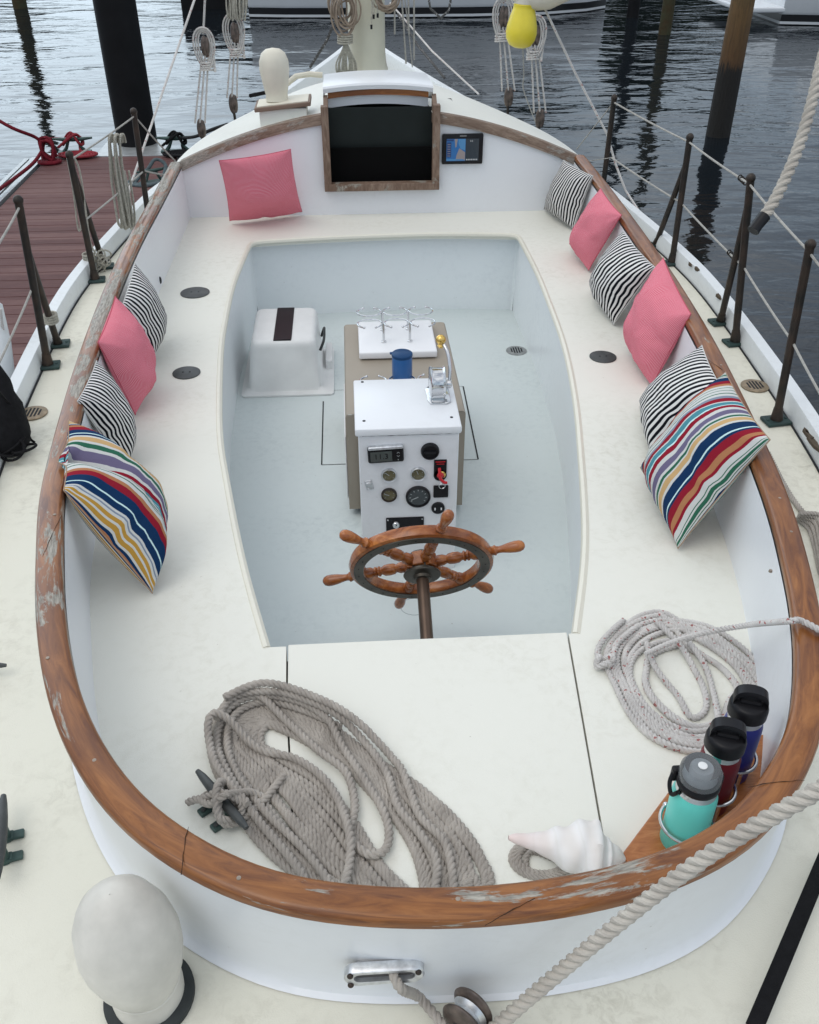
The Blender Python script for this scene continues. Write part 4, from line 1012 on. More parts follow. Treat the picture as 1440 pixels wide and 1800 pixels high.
mbR.rope(ly.lay(spline(px([(380, 1300), (395, 1262), (450, 1240), (500, 1275), (560, 1330), (610, 1370), (625, 1430), (615, 1480), (650, 1515), (680, 1500), (680, 1450), (640, 1380), (600, 1320), (575, 1280), (520, 1250), (450, 1243), (400, 1270), (385, 1330), (430, 1420), (520, 1530), (560, 1600)]), 6), RG), RG)
mbR.rope(ly.lay(spline(px([(385, 1290), (420, 1250), (500, 1245), (590, 1280), (640, 1315), (680, 1370), (700, 1430), (740, 1480), (768, 1530), (760, 1600)]), 6), RG), RG)
mbR.rope(ly.lay(spline(px([(400, 1262), (470, 1236), (560, 1262), (650, 1310), (700, 1355), (720, 1400), (740, 1450), (785, 1500), (800, 1600)]), 6), RG), RG)
mbR.rope(ly.lay(spline(px([(440, 1440), (385, 1370), (372, 1300), (400, 1290), (460, 1330), (520, 1345), (570, 1380), (600, 1430), (618, 1510), (600, 1600)]), 6), RG), RG)
mbR.build('loose_turns', M['rope_grey'], t)
# turns round the cleat
mbR = MB(); cc = Vector((c0.x, c0.y, 0)); ca, sa = math.cos(R(-52)), math.sin(R(-52))
def cl(x, y, z): return cc+Vector((x*ca-y*sa, x*sa+y*ca, z))
pts = spline([cl(.02, .13, .02), cl(.045, .06, .02), cl(.05, .0, .018), cl(.035, -.024, .03), cl(.0, -.005, .054), cl(-.032, .02, .040), cl(-.042, .0, .018), cl(-.030, -.022, .032), cl(.004, .0, .062), cl(.036, .022, .044), cl(.046, .002, .024), cl(.034, -.026, .040), cl(.006, -.012, .066), cl(-.02, .012, .060), cl(-.03, .03, .03), cl(-.06, .03, .012)], 7)
mbR.rope(pts, RG*.92); 
pts = spline([cl(-.055, -.045, .014), cl(-.035, -.03, .03), cl(.0, -.024, .045), cl(.02, .0, .070), cl(.018, .028, .05), cl(.02, .055, .03), cl(.045, .075, .012)], 7); mbR.rope(pts, RG*.92)
mbR.build('cleat_turns', M['rope_grey'], t)
# --- white rope coil
RW = .0076
ly = Layer(0, 1.1, .9, 2.0)
t = empty('white_rope_coil', P(1210, 1200, 0), 'loose coil of white flecked rope on the right seat behind the bottles', 'rope')
EO = [(1165, 1082), (1110, 1092), (1065, 1130), (1058, 1165), (1080, 1205), (1110, 1260), (1150, 1300), (1210, 1322), (1280, 1320), (1345, 1290), (1360, 1235), (1345, 1185), (1300, 1140), (1240, 1105)]
EI = [(1185, 1122), (1145, 1130), (1118, 1150), (1112, 1175), (1120, 1205), (1140, 1240), (1180, 1275), (1225, 1290), (1270, 1280), (1300, 1250), (1315, 1220), (1290, 1180), (1250, 1150), (1215, 1130)]
EO, EI = px(EO), px(EI); path = []
for k in range(12):
    f0 = [(k*.37) % 1, 1.35][k % 6 == 5]; w = rc.uniform(-.22, .22); F = [min(1.6, max(-.05, f0+w*math.sin(i*.8+k*1.7)+rc.uniform(-.03, .03))) for i in range(14)]
    path += [a.lerp(b, f) for a, b, f in zip(EO, EI, F)]
mbW = MB(); mbW.rope(ly.lay(spline(path, 6), RW), RW)
mbW.rope(ly.lay(spline(px([(1150, 1100), (1200, 1150), (1235, 1210), (1240, 1250), (1215, 1265), (1190, 1225), (1150, 1180), (1135, 1140)]), 6), RW), RW)
mbW.rope(ly.lay(spline(px([(1095, 1100), (1068, 1125), (1050, 1150), (1058, 1180), (1075, 1165), (1085, 1140), (1120, 1110)]), 6), RW), RW)
mbW.rope(ly.lay(spline(px([(1210, 1140), (1240, 1180), (1255, 1230), (1262, 1300)]), 6), RW), RW)
mbW.build('coiled_rope', M['rope_white'], t)
mbW = MB(); q = P(1063, 1163, .02)
mbW.rope([q+Vector((.018*math.cos(a)*(1+.2*math.sin(2*a)), .014*math.sin(a), .008*math.sin(3*a))) for a in [i*.25 for i in range(40)]], RW); mbW.build('knot', M['rope_white'], t)
mbW = MB(); tail = spline([P(1135, 1150, .05), P(1185, 1128, .055), P(1250, 1110, .075), P(1320, 1098, .15), P(1385, 1092, ZC+.012), P(1410, 1092, ZC+.012), P(1450, 1115, ZC+.005), P(1480, 1150, .2)], 8)
mbW.rope(tail, RW*.9); mbW.build('rope_tail', M['rope_white'], t)
# --- small coil under the shell
ly = Layer(-.1, .5, .7, 1.3); mbW = MB(); ctr = P(945, 1530, 0); path = []
for k in range(6):
    for i in range(12):
        a = 2*math.pi*i/12; r = .050-.004*k*(1 if k < 4 else .6); path.append(Vector((ctr.x+.012+r*1.15*math.cos(a), ctr.y+.02+r*.8*math.sin(a), 0)))
path += px([(935, 1500), (925, 1525), (940, 1545)])
mbW.rope(ly.lay(spline(path, 4), .0062), .0062); tag(mbW.build('small_rope_coil', M['rope_grey']), 'small neat coil of grey rope under the white seashell', 'rope')
# --- heavy cream rope from the block on the deck up to the right
RH = .0118
a = PD(835, 1838, 1.43); b_ = PD(980, 1712, 1.325); c_ = PD(1210, 1528, 1.19); d_ = PD(1440, 1388, 1.10); e_ = PD(1560, 1330, 1.06)
mbW = MB(); mbW.rope(spline([a, b_, c_, d_, e_], 14), RH, RH*4.4, n=12); tag(mbW.build('heavy_rope', M['rope_cream']), 'thick cream three strand rope stretched over the stern rail towards the right', 'rope')
# rope from the hawse hole to the block
mbW = MB(); mbW.rope(spline([Vector((hc.x+.010, .745, hc.z)), Vector((hc.x+.022, .706, hc.z-.002)), P(735, 1752, .035), P(765, 1785, .03), P(790, 1815, .03)], 8), .0085); tag(mbW.build('hawse_rope', M['rope_grey']), 'grey rope coming out of the oval hole in the stern wall', 'rope')
# block
bc = P(822, 1785, .035); t = empty('rope_block', (bc.x, bc.y, 0), 'worn metal and wood pulley block on the deck below the stern wall', 'pulley block')
rot = Matrix.Rotation(R(50), 3, 'Z')
for s in (-1, 1):
    mb = MB(); mb.ellipsoid(bc+rot @ Vector((s*.016, 0, 0)), (.009, .036, .044), rot, 20, 14); mb.build('cheek', M['blockwood'], t)
mb = MB(); mb.lathe([(.03, -.008), (.024, 0), (.03, .008)], axm(bc, rot @ Vector((1, 0, 0))), 24); mb.build('sheave', M['galv'], t)
mb = MB(); mb.lathe([(.011, 0), (.011, .012), (.007, .015), (.0001, .015)], axm(bc+rot @ Vector((-.018, 0, -.0)), rot @ Vector((-1, 0, 0))), 14); mb.build('axle_pin', M['plate'], t)
# --- hanging rope end at the right
mbW = MB(); hp = [PD(1470, 20, 1.42), PD(1447, 100, 1.42), PD(1425, 190, 1.42), PD(1400, 270, 1.42), PD(1366, 345, 1.42), PD(1342, 383, 1.42)]
t = empty('hanging_rope', hp[-1], 'thick cream rope end with a black whipping, hanging over the right lifelines', 'rope')
mbW.rope(spline(hp, 10), .0098, .042, n=12); mbW.build('rope_strand', M['rope_cream'], t)
mbW = MB(); mbW.tube([hp[-1]+(hp[-2]-hp[-1])*.1, PD(1331, 396, 1.42), PD(1324, 406, 1.42)], [.0100, .0092, .0098], 12); mbW.build('whipping', M['black'], t)
# --- coil of grey line outside the right coaming
ly = Layer(.7, 1.5, 1.2, 2.6); mbW = MB()
mbW.rope(ly.lay(spline(px([(1350, 800), (1375, 850), (1400, 890), (1440, 935), (1480, 970)]), 6), .008), .008)
for k in range(5):
    mbW.rope(ly.lay(spline(px([(1398, 915+k*3), (1420+k*4, 930), (1432+k*3, 965), (1442+k*2, 1010+k*4), (1460, 1040)]), 6), .0065), .0065)
tag(mbW.build('deck_rope', M['rope_grey']), 'grey rope lying on the side deck outside the right rail', 'rope')
# --- black strap at the lower right
mb = MB(); rows = []
A = P(1322, 1815, .02); B_ = P(1452, 1505, .02); n_ = (B_-A).cross(Vector((0, 0, 1))).normalized()
for k in range(20):
    t_ = k/19; q = A.lerp(B_, t_); q.z += .006*math.sin(t_*4)+.012; w = .013
    rows.append([q-n_*w, q-n_*w+Vector((0, 0, .003)), q+n_*w+Vector((0, 0, .003)), q+n_*w])
mb.grid(rows, closeu=True); tag(mb.build('black_strap', M['blackrope']), 'flat black webbing strap crossing the deck at the lower right', 'strap')
# --- black rope bundle at the left edge
t = empty('black_rope_bundle', P(10, 780, 0), 'black bag and bundle of black cord hanging on the left lifeline', 'rope bundle')
mb = MB(); rows = []
for k in range(14):
    f = k/13; z = .42*(1-f)+.02; q = PY(-22+f*26, 640+f*140, 2.62-.1*f); r = .03+.055*math.sin(f*math.pi*.55)
    rows.append([Vector((q.x+r*math.cos(a)*(1+.2*noise.noise(Vector((math.cos(a)*2, f*6, math.sin(a)*2)))), q.y+r*math.sin(a), max(.004, q.z))) for a in [2*math.pi*i/18 for i in range(18)]])
mb.grid(rows, closeu=True); mb.build('black_cloth', M['blackrope'], t)
rb = random.Random(4)
for k in range(9):
    q = P(32+rb.uniform(-26, 14), 785+rb.uniform(-18, 10), .03); m = MB(); rx, ry, ph = rb.uniform(.018, .04), rb.uniform(.02, .05), rb.uniform(0, 3)
    m.tube([q+Vector((rx*math.cos(a)*math.cos(ph)-ry*math.sin(a)*math.sin(ph), rx*math.cos(a)*math.sin(ph)+ry*math.sin(a)*math.cos(ph), .015*math.sin(a+k)+.004)) for a in [i*math.pi/9 for i in range(18)]], .0042, 7, closed=True); m.build('cord_loop', M['blackrope'], t)
m = MB(); m.tube(spline([P(-8, 680, .25), P(8, 700, .18), P(32, 725, .1), P(48, 765, .03), P(61, 778, .01)], 6), .004, 7); m.build('cord', M['blackrope'], t)
# --- white fender with roped edge at the left margin
t = empty('canvas_roll', PY(0, 690, 3.1), 'rolled white canvas with a corded edge at the left margin beside the dock', 'canvas')
q0, q1 = PY(-14, 535, 3.2), PY(-2, 700, 3.0); mb = MB(); mb.tube([q0+Vector((0, 0, .02)), q0, q0.lerp(q1, .4), q0.lerp(q1, .75), q1], [.01, .035, .055, .06, .035], 20); mb.build('canvas', M['bulwark'], t)
mb = MB(); mb.rope(spline([PY(1, 543, 3.13), PY(8, 600, 3.12), PY(19, 640, 3.1), PY(21, 670, 3.05), PY(10, 690, 3.0), PY(8, 715, 2.98)], 6), .005); mb.build('corded_edge', M['rope_white'], t)
# --- bottles and their shelf
sh_pts = [P(1096, 1497, .035), P(1186, 1379, .035), P(1225, 1325, .035)]
poly = [(sh_pts[0].x, sh_pts[0].y), (sh_pts[2].x, sh_pts[2].y), (.56, 1.20), (.655, 1.215), (.640, 1.165), (.605, 1.085), (.565, 1.025), (.52, .968), (.47, .917), (.415, .872), (.36, .84), (.3, .82), (sh_pts[0].x+.01, .835)]
t = empty('bottle_rack', (.45, 1.0, 0), 'orange varnished wooden shelf with steel rings holding the three drink bottles', 'bottle rack')
mb = MB(); mb.smooth = False; mb.prism(poly, .0, .035, .003); mb.build('shelf', M['shelfwood'], t)
BP = [(Vector((.407, .982, .030)), .040), (Vector((.478, 1.055, .036)), .036), (Vector((.545, 1.125, .036)), .036)]
dirv = Vector((.7, .7, 0))
for k, (q, r) in enumerate(BP):
    a0 = R(205); pts = []
    for i in range(26):
        a = R(135)+R(270)*i/25; pts.append(Vector((q.x+(r+.007)*math.cos(a+R(-10)), q.y+(r+.007)*math.sin(a+R(-10)), .085)))
    m = MB(); m.tube(pts, .0035, 9); m.ellipsoid(pts[0], (.006,)*3, nu=12, nv=8); m.ellipsoid(pts[-1], (.006,)*3, nu=12, nv=8); m.build('steel_ring', M['chrome'], t)
    m = MB(); m.tube([Vector((q.x+.0*r, q.y-r-.007, .036)), Vector((q.x, q.y-r-.007, .085))], .0035, 8); m.build('ring_post', M['chrome'], t)
def bottle(q, r, h, mat, lab, capkind):
    t = empty('drink_bottle', q, lab, 'bottle', 'drink bottles in the wooden shelf')
    m4 = axm(q, (0, 0, 1)); m = MB(); m.lathe([(r*.9, 0), (r, .005), (r, h-.022), (r*.985, h-.012), (r*.90, h)], m4, 40); m.build('bottle_body', M[mat], t)
    m = MB(); m.lathe([(r*.90, h-.0005), (r*.86, h+.006), (r*.86, h+.016)], m4, 36); m.build('steel_neck', M['chrome'], t)
    z = h+.014
    if capkind == 0:
        m = MB(); m.lathe([(r*.92, z), (r*.95, z+.003), (r*.95, z+.014), (r*.9, z+.017)], m4, 36)
        m.smooth = False; m.box(q+Vector((-r*.85, r*.45, z+.008)), (.018, .014, .03), bev=.004); m.box(q+Vector((r*.9, -.0, z+.012)), (.012, .014, .022), bev=.003); m.build('cap_collar', M['black'], t)
        m = MB(); m.tube(spline([q+Vector((-r*.9, r*.5, z+.02)), q+Vector((-r*1.15, r*.25, z-.004)), q+Vector((-r*1.12, -r*.1, z-.02)), q+Vector((-r*.96, -r*.3, z-.006))], 6), .004, 8); m.build('carry_loop', M['black'], t)
        cm, nt, b = newmat('clear_smoke_plastic'); b.inputs['Base Color'].default_value = (.55, .58, .6, 1); b.inputs['Roughness'].default_value = .08; b.inputs['Transmission Weight'].default_value = .85; b.inputs['IOR'].default_value = 1.4
        m = MB(); m.lathe([(r*.90, z+.015), (r*.92, z+.022), (r*.90, z+.036), (r*.80, z+.043), (r*.76, z+.046), (.0001, z+.046)], m4, 36); m.build('clear_lid', cm, t)
        m = MB(); m.lathe([(r*.5, z+.016), (r*.5, z+.040), (r*.46, z+.043), (.0001, z+.043)], m4, 30); m.build('spout_cap', simple('pale_cap', (.5, .53, .55), .4), t)
        m = MB(); m.lathe([(r*.2, z+.0465), (r*.2, z+.048), (r*.17, z+.0485), (.0001, z+.0475)], m4, 20); m.build('lid_boss', M['whiteplastic'], t)
    else:
        m = MB(); m.lathe([(r*.93, z), (r*1.0, z+.002), (r*1.0, z+.020), (r*.94, z+.028), (r*.8, z+.032), (.0001, z+.032)], m4, 36); m.build('screw_cap', M['black'], t)
        # arched handle across the cap
        ax = Vector((1, -.35, 0)).normalized(); ay = Vector((.35, 1, 0)).normalized()
        m = MB(); rows = []
        for k in range(17):
            a = math.pi*k/16; cx_ = -math.cos(a); s_ = math.sin(a)**.45
            c = q+ax*(cx_*r*.86)+Vector((0, 0, z+.018+.040*s_)); rows.append([c+ay*w*r+Vector((0, 0, h_))-ax*0 for w, h_ in ((-.34, 0), (-.30, .006), (.30, .006), (.34, 0), (.30, -.007), (-.30, -.007))])
        m.grid(rows, closeu=True); m.build('cap_handle', M['black'], t)
        m = MB(); m.smooth = False; m.box(q+Vector((0, 0, z+.034)), (r*1.1, r*.62, .012), rot=axm((0, 0, 0), (0, 0, 1), ax).to_3x3(), bev=.004); m.build('cap_top', M['black'], t)
bottle(BP[0][0], BP[0][1], .150, 'bottle_teal', 'turquoise bottle with a clear screw lid, nearest the stern rail', 0)
bottle(BP[1][0], BP[1][1], .150, 'bottle_red', 'maroon bottle with a black handled cap, between the turquoise and blue ones', 1)
bottle(BP[2][0], BP[2][1], .155, 'bottle_blue', 'dark blue bottle with a black handled cap, farthest from the stern rail', 1)
# --- seashell
t0_, t1_ = P(894, 1473, .065), P(1100, 1510, .03)
axs = (t1_-t0_).normalized(); Ls = (t1_-t0_).length; ysd = Vector((0, 0, 1)).cross(axs).normalized(); zsd = axs.cross(ysd)
prof = [(0, .004), (.05, .009), (.12, .012), (.2, .016), (.3, .023), (.4, .033), (.5, .042), (.6, .051), (.68, .056), (.74, .053), (.78, .043), (.81, .036), (.84, .034), (.87, .026), (.9, .022), (.93, .019), (.96, .014), (1.0, .003)]
pr = spline([(a, b, 0) for a, b in prof], 5); rows = []
for p in pr:
    row = []
    for i in range(48):
        a = 2*math.pi*i/48; s_ = p.x; r = p.y
        sp_ = (a/(2*math.pi)-s_*5) % 1
        r *= 1+.10*math.cos(a-1.2)*(s_ < .75)+.05*math.sin(a*1+s_*22)+(.14*max(0, math.cos(a*7))**5*math.exp(-((s_-.71)/.045)**2))+(.08*max(0, math.cos(a*9))**5*math.exp(-((s_-.84)/.02)**2))
        r *= 1+.05*noise.noise(Vector((s_*9, math.cos(a)*1.6, math.sin(a)*1.6)))+.05*math.sin(2*math.pi*s_*5.5+a)*(s_ > .15); row.append(t0_+axs*(Ls*s_)+ysd*(r*math.cos(a))+zsd*(r*.82*math.sin(a)))
    rows.append(row)
zmin = min(v.z for r in rows for v in r)
for r in rows:
    for v in r: v.z += max(0, .004-zmin)*0
mshell, nt, b = newmat('shell'); v = tex(nt); w = N(nt, 'ShaderNodeTexWave'); w.bands_direction = 'X'; w.inputs['Scale'].default_value = 7; w.inputs['Distortion'].default_value = 5; w.inputs['Detail'].default_value = 3; L(nt, v, w.inputs[0])
rp = ramp(nt, [(0, (.72, .68, .64)), (.5, (.77, .74, .71)), (.93, (.79, .77, .75)), (1, (.76, .74, .71))]); L(nt, w.outputs[1], rp.inputs[0])
s = N(nt, 'ShaderNodeSeparateXYZ'); L(nt, v, s.inputs[0]); tip = N(nt, 'ShaderNodeMapRange'); tip.inputs[1].default_value = -.02; tip.inputs[2].default_value = -.105; L(nt, s.outputs[0], tip.inputs[0])
L(nt, mixc(nt, tip.outputs[0], rp.outputs[0], (.74, .60, .56)), b.inputs['Base Color']); b.inputs['Roughness'].default_value = .55; bump(nt, b, w.outputs[1], .12, .001)
mb = MB(); mb.grid(rows, closeu=True); tag(mb.build('seashell', mshell), 'large white whelk shell lying on a small rope coil against the stern rail', 'seashell')
# ------------------------------------------------------------------ rope tackles beside the mast
def tackle(y, top, ub, lb, lab, n=3, w=8, spread=1.0, sc_=1.0):
    # y: station. top/ub/lb: measured points of the line head, upper block centre, lower block centre
    T_, U_, L_ = PY(*top, y), PY(*ub, y), PY(*lb, y); t = empty('rope_tackle', L_, lab, 'tackle', 'rope tackles hanging beside the cabin')
    pxm = (PY(ub[0]+1, ub[1], y)-U_).length; s_ = pxm*sc_
    for nm, c, sz in (('upper_block', U_, 1), ('lower_block', L_, 1)):
        m = MB(); m.ellipsoid(c, (9*s_*.8, 9*s_*.55, 22*s_*.82)); 
        m.ellipsoid(c+Vector((5*s_, -2*s_, 0)), (6*s_*.8, 8*s_*.6, 20*s_*.8)); m.build(nm, M['blockwood'], t)
    m = MB(); m.tube([L_, L_+Vector((0.01, 0, -.18))], .009, 8); m.build('shackle', M['bronze'], t)
    m = MB(); m.rope([T_, U_+Vector((0, 0, 20*s_))], .007); m.build('head_rope', M['rope_white'], t)
    for k in range(n):
        dx = (k-(n-1)/2)*7*s_
        m = MB(); m.rope([U_+Vector((dx*.8, -.005, -10*s_)), L_+Vector((dx*1.3*spread, -.008, 10*s_))], .0062); m.build('fall', M['rope_white'], t)
    # hitched coil hanging round the upper block
    for k in range(3):
        m = MB(); ww = (10+4*k)*s_; hh = (26+3*k)*s_
        m.rope([U_+Vector((ww*math.sin(a)*(1-.25*math.cos(a)), -.012-.006*k, -hh*math.cos(a)*1.05-2*s_)) for a in [i*math.pi/14 for i in range(29)]], .0058); m.build('hitch_loop', M['rope_white'], t)
    for k in range(4):
        m = MB(); z = -(24+k*4.5)*s_; m.rope([U_+Vector((11*s_*math.cos(a), 9*s_*math.sin(a), z+1.2*s_*math.sin(a+k))) for a in [i*math.pi/8 for i in range(17)]], .0058); m.build('hitch_turn', M['rope_white'], t)
    m = MB(); m.rope(spline([U_+Vector((12*s_, -.02, 8*s_)), U_+Vector((15*s_, -.02, -20*s_)), U_+Vector((14*s_, -.02, -34*s_))], 5), .006); m.tube([U_+Vector((14*s_, -.02, -33*s_)), U_+Vector((14*s_, -.02, -40*s_))], .008, 8); m.build('rope_end', [M['rope_white']], t)
tackle(6.0, (362, -40), (360, 82), (353, 226), 'leftmost of the rope tackles, hanging just left of the ventilator')
tackle(6.5, (414, -40), (412, 58), (409, 182), 'rope tackle hanging second from the left, right beside the ventilator', w=7)
tackle(6.3, (886, -60), (884, 30), (893, 170), 'rope tackle hanging left of and behind the yellow buoy', spread=1.3)
tackle(6.0, (935, -40), (940, 62), (948, 208), 'rightmost rope tackle, hanging right of the yellow buoy', spread=1.2)
# bundle hanging above the second tackle
mb = MB()
for k in range(9):
    x = 398+k*4; mb.rope(spline([PY(x, -30, 6.45), PY(x+3*math.sin(k), 10, 6.43), PY(x+4-k*.5, 30+3*(k % 3), 6.44), PY(x+6, -10, 6.46)], 5), .0055)
tag(mb.build('rope_hank', M['lashing']), 'hank of pale rope hanging above the tackle left of the mast', 'rope')
# yellow buoy and the spar end it hangs from
yb = PY(918, 45, 5.0); t = empty('yellow_buoy', yb, 'yellow plastic buoy hanging under the end of a cream spar', 'buoy')
mb = MB(); mb.lathe([(.0001, -.098), (.03, -.097), (.055, -.086), (.072, -.06), (.077, -.03), (.074, 0), (.064, .04), (.055, .07), (.052, .085), (.054, .092), (.05, .096)], axm(yb, (.06, 0, 1)), 32); mb.build('buoy_body', M['yellow'], t)
mb = MB(); mb.lathe([(.052, .096), (.052, .12), (.03, .135), (.0001, .135)], axm(yb, (.06, 0, 1)), 24); mb.build('buoy_neck', M['canvasclean'], t)
mb = MB(); mb.tube([PY(905, -60, 5.0), PY(912, -10, 5.0), PY(935, -6, 5.0), PY(962, -8, 5.0), PY(1005, -28, 4.9), PY(1100, -70, 4.7)], [.03, .04, .062, .062, .06, .06], 20); tag(mb.build('spar_end', M['canvasclean']), 'cream spar end poking into the top of the picture above the yellow buoy', 'spar')
mb = MB(); mb.tube(spline([PY(919, 78, 5.0), PY(921, 130, 5.05), PY(920, 155, 5.1), PY(932, 190, 5.2), PY(941, 213, 5.25)], 5), .003, 6); tag(mb.build('thin_line', M['cord']), 'thin white line trailing down from the yellow buoy', 'line')
# rope hanks on the mast
t = empty('mast_rope_hank', PY(607, 100, 6.4), 'bundle of tan and grey ropes tied up on the left side of the mast', 'rope')
rm = random.Random(9); mb = MB()
for k in range(16):
    x = 592+k*2.3; mb.rope(spline([PY(608+rm.uniform(-6, 6), 62, 6.35), PY(603+k*.7, 85, 6.34), PY(x+rm.uniform(-2, 2), 110, 6.36), PY(x, 128, 6.38)], 4), .0055)
mb.build('hanging_strands', M['lashing'], t)
mb = MB()
for k in range(14):
    c = PY(605+rm.uniform(-8, 10), 15+rm.uniform(-12, 12), 6.36+rm.uniform(-.05, .05)); w_, h_ = rm.uniform(.04, .075), rm.uniform(.07, .14)
    mb.rope([c+Vector((w_*math.sin(a), .02*math.sin(a+k), h_*math.cos(a))) for a in [i*math.pi/12 for i in range(25)]], .0058)
mb.build('looped_turns', M['rope_tan'], t)
mb = MB()
for k in range(4):
    c = PY(607, 62+k*4.2, 6.35); mb.rope([c+Vector((.045*math.cos(a), .03*math.sin(a), .003*math.sin(a))) for a in [i*math.pi/8 for i in range(17)]], .0062)
mb.build('binding', M['lashing'], t)
t = empty('mast_rope_coil', PY(680, 10, 6.4), 'coil of tan rope hung on the right side of the mast', 'rope'); mb = MB()
for k in range(10):
    c = PY(678+rm.uniform(-6, 6), -8+rm.uniform(-5, 5), 6.32+rm.uniform(-.04, .03)); w_, h_ = rm.uniform(.05, .08), rm.uniform(.06, .1)
    mb.rope([c+Vector((w_*math.sin(a), .02*math.sin(a+k), h_*math.cos(a))) for a in [i*math.pi/12 for i in range(25)]], .0058)
mb.build('looped_turns', M['rope_tan'], t)
mb = MB()
for (u0, u1, v1) in ((655, 653, 48), (657, 657, 30), (661, 664, 28)):
    mb.rope([PY(u0, -20, 6.30), PY(u1, v1-5, 6.30)], .005, n=6); 
mb.build('hanging_ends', M['lashing'], t)
mb = MB()
for (u1, v1) in ((653, 43), (657, 25), (664, 23)): mb.tube([PY(u1, v1, 6.30), PY(u1, v1+8, 6.30)], .007, 8)
mb.build('black_whippings', M['black'], t)
for (a, b_, nm) in (((705, -20), (714, 112), 0), ((709, -20), (725, 118), 1), ((728, -20), (728, 105), 2), ((694, -20), (694, 60), 3), ((718, -20), (719, 60), 4)):
    lb = ['grey halyard right of the mast ending in a black whipping', 'thin grey halyard reaching the hatch right of the mast', 'straight grey halyard farthest right of the mast', 'short rope end nearest the right side of the mast', 'short grey halyard between two longer ones right of the mast'][nm]
    mb = MB(); mb.rope([PY(*a, 6.5), PY((a[0]+b_[0])/2, 40, 6.5), PY(*b_, 6.5)], .0062 if nm != 1 else .004, n=7); o = mb.build('halyard', M['cord']); tag(o, lb, 'halyard', 'halyards beside the mast')
# stays and lines
def stay(pts, r, mat, lab, rope=False):
    mb = MB(); (mb.rope(pts, r, r*7) if rope else mb.tube(pts, r, 8)); tag(mb.build('stay_line', M[mat]), lab, 'line')
stay([PY(352, -30, 5.6), PY(228, 330, 4.75), PY(222, 372, 4.6), PY(208, 420, 4.5), PY(172, 505, 4.05)], .0058, 'rope_white', 'white line slanting from the top of the picture down to the left stanchions')
stay([PY(951, 0, 5.0), PY(1010, 125, 5.0), PY(1067, 235, 5.0), PY(1083, 290, 4.95), PY(1100, 335, 4.9), PY(1142, 400, 4.6)], .0058, 'rope_white', 'white line slanting from the spar down to the right deck edge')
stay([PY(686, 5, 8.6), PY(760, 90, 7.9), PY(842, 166, 7.2)], .007, 'rope_white', 'taut white line running down to the right bow edge')
stay([PY(700, 25, 8.4), PY(735, 80, 8.0), PY(760, 110, 7.6), PY(782, 137, 7.4)], .011, 'rope_dark', 'dark flecked rope running down right of the mast', True)
stay([PY(592, 28, 7.2), PY(575, 70, 7.3), PY(545, 118, 7.4)], .011, 'rope_dark', 'dark flecked rope running down left of the mast', True)
stay([PY(752, -10, 6.6), PY(757, 15, 6.6), PY(775, 32, 6.6), PY(789, 18, 6.6), PY(794, -8, 6.6)], .008, 'rope_dark', 'bight of grey rope hanging at the top right of the mast', True)
stay([PY(505, 147, 6.6), PY(520, 134, 6.6), PY(545, 130, 6.6), PY(567, 132, 6.6)], .018, 'canvasclean', 'cream hose lying on the foredeck left of the hatch')
stay([PY(440, 168, 6.2), PY(480, 160, 6.4), PY(505, 150, 6.5)], .012, 'blackrope', 'black line on the foredeck behind the ventilator')
# coil hung on the left lifeline
t = empty('lifeline_rope_coil', PY(200, 245, 4.35), 'long grey rope coil hanging from the left lifeline', 'rope'); mb = MB(); yq = 4.35
for k in range(8):
    o_ = k*1.6; x0 = 190+k*3.2; yq = 4.35+rm.uniform(-.04, .04)
    pts = [PY(x0, 246-2*math.sin(k*.4)*3, yq-.01*k), PY(x0+2+o_*.2, 232+2*(k % 2), yq+.02), PY(x0+8, 250, yq+.03)]
    pts = spline([PY(x0+6, 250, yq+.04), PY(x0+3, 236, yq+.01), PY(x0-1, 245, yq-.03), PY(x0+1, 275, yq-.03), PY(x0+5+k*.4, 320, yq-.02), PY(x0+12+k*.5, 365, yq-.01), PY(x0+18+k*.6, 392+(k % 3)*4, yq), PY(x0+25, 396, yq+.02), PY(x0+22, 360, yq+.02), PY(x0+12, 300, yq+.02)], 5)
    pts = [p+Vector((.007*math.sin(i*.11+k*2.1), 0, 0)) for i, p in enumerate(pts)]
    mb.rope(pts, .0056)
mb.build('coil_strands', M['lashing'], t)
# cord lashings on the left stanchions
mb = MB(); b0_ = P(103, 607, 0); e0 = b0_.lerp(SA[0], .18)
c = PY(91, 565, b0_.y-.05)
for k in range(4): mb.rope([c+Vector((.022*math.cos(a), .022*math.sin(a), .009*k+.002*math.sin(a))) for a in [i*math.pi/8 for i in range(17)]], .005, n=7)
mb.rope(spline([c+Vector((-.02, 0, 0)), c+Vector((-.06, .02, -.05)), c+Vector((-.09, .04, -.12)), c+Vector((-.14, .1, -.3))], 5), .006)
tag(mb.build('lashing_rope', M['lashing']), 'rope lashed round the brace of the nearest left stanchion', 'rope')
mb = MB(); c = PY(156, 455, 4.02)
for k in range(4): mb.rope([c+Vector((.022*math.cos(a), .022*math.sin(a), .011*k+.002*math.sin(a)-.012)) for a in [i*math.pi/8 for i in range(17)]], .005, n=7)
for k in range(8):
    q = PY(178+rm.uniform(-9, 7), 462+rm.uniform(-18, 12), 4.05); rx, rz = rm.uniform(.015, .035), rm.uniform(.015, .03)
    mb.rope([q+Vector((rx*math.cos(a), rx*.6*math.sin(a+k), rz*math.sin(a))) for a in [i*math.pi/7 for i in range(15)]], .004, n=7)
mb.rope(spline([PY(118, 278, 3.99), PY(128, 330, 3.99), PY(137, 400, 4.0), PY(142, 395, 3.99), PY(136, 330, 3.98), PY(126, 275, 3.98), PY(140, 300, 3.98), PY(152, 380, 3.98), PY(160, 430, 3.98), PY(176, 455, 4.0)], 5), .0045, n=7)
